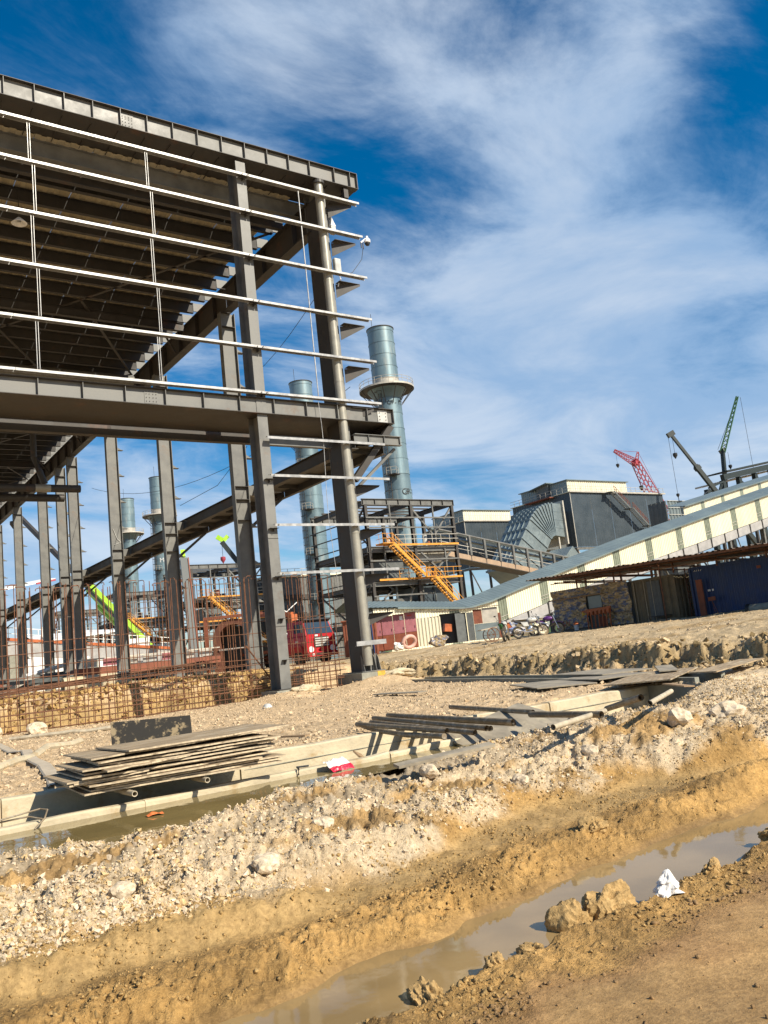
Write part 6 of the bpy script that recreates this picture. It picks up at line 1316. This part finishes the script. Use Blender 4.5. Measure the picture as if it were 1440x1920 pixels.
t.part('emblem', MB().prism([(0, -.08, 1.98), (-.12, -.08, 1.76), (.12, -.08, 1.76)], (0, .05, 0)), m_chrome, cab)
t.part('plate_marking', MB().box(-.5, -.26, 0.0, .019, 1.84, 1.95), m_markw, cab)
t.part('door_marking', MB().box(-1.212, -1.2, 1.0, 1.3, 1.5, 1.65), m_markw, cab)
bp_ = t.part('bumper', rbox(-1.22, 1.22, -.12, .1, .5, .82, .1), m_red, smooth=True); t.part('lower_grille', MB().box(-.55, .55, -.14, -.121, .58, .75), m_blk, bp_)
t.part('fog_lamp', MB().box(.75, .95, -.14, -.121, .6, .72).box(-.95, -.75, -.14, -.121, .6, .72), m_wplast, bp_)
t.part('beacon', MB().tube((-.5, .9, 2.98), (-.5, .9, 3.12), .09, 10), m_orange); t.part('roof_rack', MB().box(-.9, .9, .6, 1.9, 3.0, 3.08), m_blk)
t.part('chassis', MB().box(-.45, .45, .3, 11, .62, .95), m_rustp); t.part('bed', MB().box(-1.25, 1.25, 2.7, 11, 1.1, 1.3), m_rustp)
for k in range(6): t.part('side_stake', MB().box(-1.27, -1.2, 4.3 + k * 1.3, 4.38 + k * 1.3, 1.301, 1.75), m_rustp)
def twheel(y, d=0):
    for sx_ in (-1, 1):
        w_ = t.part('wheel', MB().rev([(.2, -.14), (.5, -.15), (.52, -.1), (.52, .1), (.5, .15), (.2, .14)], (sx_ * 1.05, y, .52), 26, 'X'), m_tyre, smooth=True)
        t.part('rim', MB().rev([(.04, .06), (.1, .08), (.22, .04), (.32, .12)] if sx_ > 0 else [(.04, -.06), (.1, -.08), (.22, -.04), (.32, -.12)], (sx_ * 1.08, y, .52), 18, 'X'), m_scafl, w_, True)
twheel(1.15); twheel(8.2); twheel(9.5)
t.part('crane_box', MB().box(-1.0, 1.0, 2.6, 3.7, 1.32, 2.1), m_orange); t.part('crane_mast', MB().box(-.25, .25, 2.9, 3.4, 2.11, 3.6), m_orange); t.part('crane_arm', MB().bar((0, 3.2, 3.6), (0, 8.5, 4.1), .3, .35), m_orange)
t.part('sack_load', rock_mb(1, 8, 3, .3, (.8, .7, .6)), m_bag).location = (0, 4.7, 1.95)
t.part('crossed_braces', MB().bar((-1, 3.8, 3.2), (1, 3.9, 4.5), .05, .05).bar((-1, 3.8, 4.5), (1, 3.9, 3.2), .05, .05), m_white)
t = Thing('rusty_formwork', 'rust red steel arch formwork with a dark opening, left of the red truck', 'formwork', (25.9, 56.2, 1.75), -.61)
mb = MB()
for k in range(13):
    a = math.pi * k / 12; b = math.pi * (k + 1) / 12
    if k < 12: mb.prism([(1.1 * math.cos(a), 0, 2.2 + 1.1 * math.sin(a)), (1.5 * math.cos(a), 0, 2.2 + 1.5 * math.sin(a)), (1.5 * math.cos(b), 0, 2.2 + 1.5 * math.sin(b)), (1.1 * math.cos(b), 0, 2.2 + 1.1 * math.sin(b))], (0, 2.2, 0))
t.part('arch', mb, m_rustd); t.part('leg', MB().box(-1.5, -1.1, 0, 2.2, 0, 2.2), m_rustd); t.part('leg', MB().box(1.1, 1.5, 0, 2.2, 0, 2.2), m_rustd)
t.part('top_beam', MB().box(-2.0, 2.2, -.2, .1, 3.75, 3.95), m_rustp); t.part('end_post', MB().box(-2.0, -1.8, -.2, .1, 0, 3.74), m_rustp); t.part('back_shade_plate', MB().box(-1.09, 1.09, 1.9, 2.0, 0, 3.2), m_blk)  # black plate paints the shade inside the arch opening
t.part('cross_tie', MB().box(-1.09, 1.09, -.1, -.05, 1.5, 1.6), m_greyp)
t = Thing('steel_trailer', 'long low trailer with rust red edge and steel scrap on it, behind the rebar', 'trailer', (15, 56, 1.7), -.05)
t.part('deck', MB().box(0, 9.5, 0, 2.4, 1.0, 1.25), m_rustd); t.part('side_panel', MB().box(0, 9.5, -.03, -.001, .75, 1.2), m_rustp); t.part('underside_shade_block', MB().box(.3, 9.2, .2, 2.2, .3, .98), m_blk)  # black block stands in for the shade below the deck
for k in range(7): t.part('load_panel', MB().obox((.8 + k * 1.3, .4, 1.55), .9, .1, .5, 0, .2), (m_greyp, m_pink, m_rail)[k % 3])
t.part('top_rail', MB().box(0, 9.5, -.03, .03, 1.75, 1.82), m_rail)
for k in range(3): t.part('wheel', MB().tube((5.5 + k * 1.2, -.1, .45), (5.5 + k * 1.2, .2, .45), .45, 16), m_tyre)
t = Thing('steel_scrap_pile', 'dark pile of steel sections lying behind the rebar left of the trailer', 'scrap pile', (13, 60, 1.7))
for k in range(34):
    x = 6.5 + random.uniform(0, 9.5); y = 62 + random.uniform(-3, 5); a = random.uniform(-.5, .5); L = random.uniform(1.5, 4)
    t.part('section', MB().bar((x, y, 1.9 + random.uniform(0, 1.1)), (x + L * math.cos(a), y + L * math.sin(a), 1.95 + random.uniform(0, 1.1)), .2, .24), random.choice((m_steeld, m_steel, m_plat, m_rustp, m_rail)))
t.part('white_pipe', MB().tube((14.0, 66, 3.0), (18.5, 66, 3.9), .16, 8), m_white)
single('concrete_culvert', MB().rev([(.45, 0), (.45, 3.4), (.32, 3.4), (.32, 0), (.45, 0)], (11.6, 46.4, 1.95), 20, 'X'), m_conc, 'pale concrete pipe lying behind the rebar between two side columns', 'pipe', smooth=True, loc=(0, 0, 0))

# ------------------------------------------------------------------ plywood stack over the drain
names = ['topmost', 'second', 'third', 'fourth', 'fifth', 'sixth', 'seventh', 'eighth', 'ninth', 'tenth', 'eleventh', 'twelfth', 'bottom']
z = 0.79; n = 13
for k in range(n):
    i = n - 1 - k; lab = f'{names[i]} weathered plywood sheet of the stack lying over the drain' if i not in (0, n - 1) else f'{names[i]} weathered sheet of the plywood stack lying over the drain'
    L = random.choice((2.14, 2.14, 2.02, 1.9, 2.2)); D_ = 1.22 + random.uniform(-.06, .06); dx = random.uniform(-.13, .13) + (0.10 if k > 8 else 0) - (.1 if k in (5, 6) else 0) + (.16 if i == 0 else 0); rz = R(random.uniform(-2.6, 2.6)) + R(-3.5) + (R(2.5) if i == 0 else 0)
    mb = MB(); nx = 10; sag = random.uniform(-.006, .008); vs = []
    for a in range(nx + 1):
        x = -L / 2 + L * a / nx; zz = sag * math.sin(3.1 * a / nx); e0 = random.uniform(-.03, .03)
        vs += [(x, -D_ / 2 + e0, zz), (x, D_ / 2, zz), (x, D_ / 2, zz + .017), (x, -D_ / 2 + e0, zz + .017)]
    fs = [(4 * a + q, 4 * a + (q + 1) % 4, 4 * a + 4 + (q + 1) % 4, 4 * a + 4 + q) for a in range(nx) for q in range(4)] + [(3, 2, 1, 0), tuple(4 * nx + q for q in range(4))]
    mb.add(vs, fs); o = single('plywood_sheet', mb, m_plyg if k % 6 == 1 else m_ply, lab, 'plywood sheet', 'plywood sheets stacked over the drain')
    o.data.materials.append(m_plye)
    for pi, pf in enumerate(o.data.polygons):
        if abs(pf.normal.z) < .5: pf.material_index = 1
    o.location = (3.56 + dx, 9.72 + random.uniform(-.05, .05), z); o.rotation_euler = (R(random.uniform(-.15, .15)), R(random.uniform(-.25, .25)) - R(.4 if k > 9 else 0), rz)
    z += .0235 + random.uniform(0, .007) + (.02 if k in (7, 10) else 0)
for k, (x, y, zz, L, D_, rz, lab) in enumerate(((2.75, 9.25, .93, .75, .22, -8, 'split grey offcut poking out at the left end of the plywood stack'), (3.1, 9.12, 1.02, .9, .16, 4, 'narrow torn plywood strip sliding off the front left of the stack'), (4.35, 9.2, .99, .7, .14, -4, 'short torn strip sticking out at the right end of the plywood stack'), (2.62, 9.75, .88, .6, .4, -14, 'broken plywood corner at the far left foot of the stack'))):
    mb = MB(); n_ = 7; top = [(-L / 2 + L * q / n_, D_ / 2 + random.uniform(-.02, .02), 0) for q in range(n_ + 1)]; bot = [(-L / 2 + L * q / n_ + random.uniform(-.02, .02), -D_ / 2 + random.uniform(-.03, .03), 0) for q in range(n_, -1, -1)]
    mb.prism(bot + top, (0, 0, .016)); o = single('plywood_offcut', mb, m_ply, lab, 'plywood offcut'); o.data.materials.append(m_plye)
    for pf in o.data.polygons:
        if abs(pf.normal.z) < .5: pf.material_index = 1
    o.location = (x, y, zz); o.rotation_euler = (R(3), R(-2 + k), R(rz))
for x, lab in ((2.92, 'muddy pipe end sticking out under the left of the plywood stack'), (3.72, 'pipe end sticking out under the right half of the plywood stack')):
    o = single('support_pipe', MB().rev([(.030, 0), (.030, 2.6), (.023, 2.6), (.023, 0), (.030, 0)], (0, 0, 0), 16, 'Y'), m_scafl, lab, 'pipe', smooth=True, loc=(0, 0, 0)); o.location = (x, 9.02, .745)
o = single('film_faced_board', MB().obox((0, 0, 0), 1.12, .02, .52), m_black, 'black film faced board propped upright behind the plywood stack', 'board'); o.location = (4.25, 12.2, 1.08); o.rotation_euler = (R(-24), R(2), R(-12))
# pipes laid over the drain further right
pl = [((7.2, 11.3), (6.62, 8.5), 'first'), ((6.95, 11.0), (6.75, 8.6), 'second'), ((7.5, 11.45), (6.95, 8.3), 'third'), ((7.65, 11.6), (7.02, 8.15), 'fourth'), ((7.85, 11.5), (7.3, 8.4), 'fifth'), ((8.0, 11.7), (7.6, 8.3), 'sixth'), ((8.15, 11.9), (7.75, 8.45), 'seventh'), ((9.0, 11.3), (8.55, 8.9), 'eighth')]
for k, (a, b, w_) in enumerate(pl):
    zz = .80 + .045 * (k % 2)
    p0, p1 = Vector((*a, zz + .04)), Vector((*b, zz)); d = (p1 - p0)
    mb = MB(); r_ = .036; mb.tube((0, 0, 0), d, r_, 12, caps=False); mb.tube((0, 0, 0), d, r_ - .009, 12, caps=False)
    if k == 0: mb = MB().path([(0, 0, .03), d * .08 + Vector((-.05, 0, 0)), d * .3 + Vector((-.03, 0, -.04)), d * .6 + Vector((0, 0, -.05)), d], .036, 12)
    o = single('scaffold_pipe', mb, m_scaf, f'{w_} of the muddy scaffold pipes laid across the drain, counted from the left', 'pipe', 'scaffold pipes laid across the drain', smooth=True); o.location = p0
def loose_pipe(a, b, za, zb, lab, mat=None, r=.042):
    p0, p1 = Vector((*a, za)), Vector((*b, zb)); d = p1 - p0; mb = MB(); mb.tube((0, 0, 0), d, r, 14, caps=False); mb.tube((0, 0, 0), d, r - .012, 14, caps=False)
    o = single('scaffold_pipe', mb, mat or m_scaf, lab, 'pipe', smooth=True); o.location = p0
loose_pipe((8.35, 8.75), (8.15, 7.3), .84, .86, 'dark muddy pipe lying from the dark board onto the gravel')
loose_pipe((7.2, 7.2), (8.5, 7.55), .84, .86, 'dusty pale pipe half buried in the gravel, hollow end to the left', m_scafl, .034)
loose_pipe((8.9, 7.15), (10.6, 8.1), .90, .88, 'dusty pale pipe lying in the gravel at the end of the water', m_scafl, .034)
loose_pipe((9.9, 8.75), (9.05, 7.4), .72, .96, 'short dark pipe leaning at the edge of the drain water')
# dark board sloping into the drain
o = single('muddy_board', MB().obox((0, 0, 0), 1.9, .95, .02), m_plyg, 'dark muddy board sloping into the drain beside the pipes', 'board'); o.location = (8.3, 9.2, .66); o.rotation_euler = (R(16), R(-7), R(10))
o = single('timber_plank', MB().obox((0, 0, 0), 1.25, .14, .03), m_plyg, 'long grey plank lying along the gravel edge below the pipes', 'plank'); o.location = (6.0, 7.72, .70); o.rotation_euler = (R(8), R(-2.5), R(-9))
def board(x, y, z, L, D_, rz, lab, rx=0, ry=0, mat=None):
    o = single('formwork_board', MB().obox((0, 0, 0), L, D_, .022), mat or m_plyg, lab, 'board'); o.location = (x, y, z); o.rotation_euler = (R(rx), R(ry), rz); return o
board(13.0, 12.9, .87, 2.4, 1.2, R(60), 'grey formwork board, lowest and leftmost of the flat boards at the cross drain', 1, 0)
board(14.0, 12.4, .90, 2.4, 1.1, R(64), 'grey formwork board lying in the middle of the flat boards at the cross drain', -1, 1)
board(15.0, 13.3, .93, 2.4, 1.2, R(70), 'weathered grey board behind the others at the cross drain, nearest the bank')
board(13.4, 10.6, .90, 2.4, 1.2, R(24), 'pale formwork board bridging the drain end at the right', -1, -1, m_ply)
board(14.5, 9.7, .95, 2.4, .5, R(12), 'narrow board reaching to the right edge from the pale board', 1, -1, m_ply)
board(14.6, 11.2, .96, 2.2, .35, R(40), 'thin plank lying slanted on the boards at the cross drain', 1, 0)
board(12.45, 17.6, .86, 1.8, .3, R(-86), 'loose dark plank on the gravel in front of the corner column')
board(12.0, 9.0, .84, .6, .35, R(20), 'small splintered offcut on the rocks right of the water', 10, 5, m_wood)
board(6.1, 11.4, .83, .5, .12, R(-70), 'short dark timber offcut behind the left end of the pipes', 0, 0, m_wood)
board(6.25, 9.9, .58, .22, .12, R(30), 'small broken block leaning on the far drain wall left of the pipes', 40, 20, m_wood)
board(6.4, 19.5, .84, .5, .1, R(10), 'short dark lath on the gravel behind the plywood stack', 0, 0, m_wood)
# hoses and rods at the left
def ribbon(pts, wd, mat, name, label, cat):
    mb = MB(); P = [Vector(p) for p in pts]; vs = []
    for i, p in enumerate(P):
        d = (P[min(i + 1, len(P) - 1)] - P[max(0, i - 1)]).normalized(); r_ = Vector((d.y, -d.x, 0)) * wd / 2
        vs += [p - r_, p - r_ * .8 + Vector((0, 0, .022)), p + r_ * .8 + Vector((0, 0, .018)), p + r_]
    mb.add(vs, [(4 * i + k, 4 * i + k + 1, 4 * i + 5 + k, 4 * i + 4 + k) for i in range(len(P) - 1) for k in range(3)])
    return single(name, mb, mat, label, cat, smooth=True)
def gp(x, y, d=.02): return (x, y, zt1(x, y) + d)
ribbon([gp(x, y, .03) for x, y in ((3.9, 22), (3.79, 20.7), (3.56, 18.2), (3.55, 16.95), (3.3, 15.6), (3.17, 14.7), (3.0, 13.2), (2.76, 11.9), (2.67, 11.3), (2.56, 10.7))], .19, m_hose, 'flat_hose', 'pale flattened fire hose snaking down to the drain at far left', 'hose')
single('buried_hose', MB().path([gp(x, y, .03) for x, y in ((1.8, 13.0), (2.3, 13.8), (2.6, 14.25), (2.94, 14.8), (3.23, 15.1), (3.85, 16.7), (4.5, 17.7), (4.9, 18.4))], .07, 8), m_conc, 'mud covered thicker hose crossing under the flat hose', 'hose', smooth=True)
single('gravel_pipe', MB().path([gp(4.35 + .25 * k, 22.5 - .18 * k, .05) for k in range(9)], .05, 8), m_scafl, 'straight dusty pipe on the ground before the rebar cage', 'pipe', smooth=True)
single('bent_rod', MB().path([(1.2, 9.35, .68), (1.7, 9.32, .70), (2.05, 9.28, .74), (2.10, 9.2, .73), (2.06, 9.15, .66), (1.95, 9.1, .58)], .009, 6).path([(1.3, 9.4, .66), (1.95, 9.33, .68), (2.05, 9.2, .65)], .009, 6), m_scaf, 'bent steel rods sticking over the near drain wall at the left edge', 'steel rod', smooth=True)
single('steel_strap', MB().path([(4.95, 9.24, .58), (4.95, 9.22, .65), (4.98, 9.32, .66), (5.15, 9.34, .65)], .012, 5), m_blk, 'small dark steel strap hooked over the near drain wall', 'steel strap')
# litter
t = Thing('plastic_packet', 'white and red crumpled plastic packet beside the near drain wall', 'packet', (5.42, 9.1, .58))
def crumple(nx, ny, w_, h_, seed, amp):
    xx, yy = np.meshgrid(np.linspace(-w_ / 2, w_ / 2, nx), np.linspace(-h_ / 2, h_ / 2, ny)); zz = np.abs(fbm(xx * 9 + seed, yy * 9, 1.0, 3, seed)) * amp + amp * .8 * np.exp(-((xx / w_ * 2.2) ** 2 + (yy / h_ * 2.2) ** 2) * 1.6)
    return MB().add(np.stack([xx, yy, zz], -1).reshape(-1, 3).tolist(), [(j * nx + i, j * nx + i + 1, (j + 1) * nx + i + 1, (j + 1) * nx + i) for j in range(ny - 1) for i in range(nx - 1)])
a_ = t.part('white_part', crumple(16, 9, .42, .2, 3, .10), m_bag, own=True); a_.location = (0.0, .02, .05); a_.rotation_euler = (.3, 0, .1); a_.scale = (.8, .8, .8)
b_ = t.part('red_part', crumple(16, 6, .40, .12, 6, .05), m_redcl, own=True); b_.location = (.0, -.09, .01); b_.rotation_euler = (.5, 0, .1); b_.scale = (.8, .8, .8)
o = single('orange_scrap', crumple(9, 6, .16, .1, 9, .03), m_orp, 'small orange plastic scrap floating on the water by the near drain wall', 'scrap'); o.location = (2.95, 8.55, .57)
# white bag near the road
mb = MB(); nu, nv = 40, 16; vs = []
for j in range(nv):
    f = j / (nv - 1); r0 = .095 * (1 - f) ** .75 + .008; zz = .15 * f
    for i in range(nu):
        a = 2 * math.pi * i / nu; q = 1 + .14 * math.sin(4 * a + 3.2 * f) * (1 - f * .5) + .08 * math.sin(9 * a - 7 * f) + .55 * float(vnoise(np.array([a * 2.1]), np.array([f * 7]), 77)[0])
        vs.append((r0 * q * math.cos(a) + .02 * f, r0 * q * math.sin(a) * .8, zz + .010 * math.sin(3 * a) * (1 - f)))
mb.add(vs, [(j * nu + i, j * nu + (i + 1) % nu, (j + 1) * nu + (i + 1) % nu, (j + 1) * nu + i) for j in range(nv - 1) for i in range(nu)])
o = single('plastic_bag', mb, m_bag, 'crumpled white plastic bag peaked like a tent beside the muddy rut', 'bag'); o.location = (4.92, 4.05, max(0.0, zt1(4.92, 4.05)) + .0)
o = single('grey_plastic_cap', MB().rev([(.001, .13), (.07, .12), (.12, .06), (.135, 0)], (0, 0, 0), 16), m_greyp, 'small grey plastic bowl upside down on the gravel before the pit', 'bowl', smooth=True); o.location = (10.3, 20.6, zt1(10.3, 20.6))
# clods and rocks
MC = (0.43, 0.285, 0.12); LC = (0.60, 0.50, 0.37)
rock('mud_clod', 4.23, 4.34, .135, 11, 'rounded crusty mud clod standing in the muddy water, left of the split one', 'large mud clods by the wheel rut', MC, m_clod, 4, .42, (1, .8, .95), 'mud clod', .35)
rock('mud_clod', 4.58, 4.30, .155, 12, 'large split mud clod with a dark hollow, between the round clod and the white bag', 'large mud clods by the wheel rut', MC, m_clod, 4, .6, (1.1, .8, .85), 'mud clod', .35)
for q_, (x, y, s_, lab) in enumerate(((2.15, 4.02, .05, 'smallest leftmost mud clod on the near bank of the rut'), (3.35, 4.08, .06, 'low mud clod at the water edge right of the bottom clod'), (3.72, 4.12, .07, 'lumpy mud clod on the near bank, left of the round one'), (5.5, 4.1, .07, 'mud clod on the near bank just right of the white bag'), (6.6, 4.3, .08, 'farthest right mud clod on the near bank of the rut'), (5.9, 5.55, .10, 'mud clod on top of the far mud ridge above the water'))):
    rock('mud_clod', x, y, s_, 60 + q_, lab, 'large mud clods by the wheel rut', MC, m_clod, 3, .6, (1.2, .8, .75), 'mud clod', .2)
rock('mud_clod', 2.92, 4.16, .115, 13, 'lower left mud clod at the near edge of the muddy water', 'large mud clods by the wheel rut', MC, m_clod, 4, .5, (1.3, .8, .7), 'mud clod', .3)
bl = [(7.9, 7.35, .13, 'pale angular rock, left of the pair at the gravel edge'), (10.2, 6.95, .20, 'wide flat topped pale rock at the right foot of the gravel bank'), (9.3, 7.05, .17, 'blocky pale rock beside the flat topped one on the gravel bank'), (9.25, 8.75, .12, 'round white rock at the end of the drain water'), (3.05, 6.35, .11, 'lone pale rock on the left muddy ridge'), (5.7, 7.65, .11, 'pale wedge rock by the long grey plank'), (4.35, 24.9, .28, 'pale boulder at the left before the rebar cage'), (5.45, 24.6, .30, 'whitest boulder beside the rebar cage, right of the other one'), (3.9, 6.9, .10, 'flat rock lying in the muddy wash below the bank'), (12.0, 7.3, .17, 'angular rock near the right edge on the gravel bank'), (6.6, 7.2, .10, 'small square pale rock on the gravel crest'), (2.0, 6.6, .09, 'flat pale stone at the left on the gravel')]
for k, (x, y, s, lab) in enumerate(bl): rock('rock', x, y, s, 30 + k, lab, 'pale rocks that stand out on the gravel', LC, m_stone, 2, .32, (1, .8, .65), 'rock', .3)
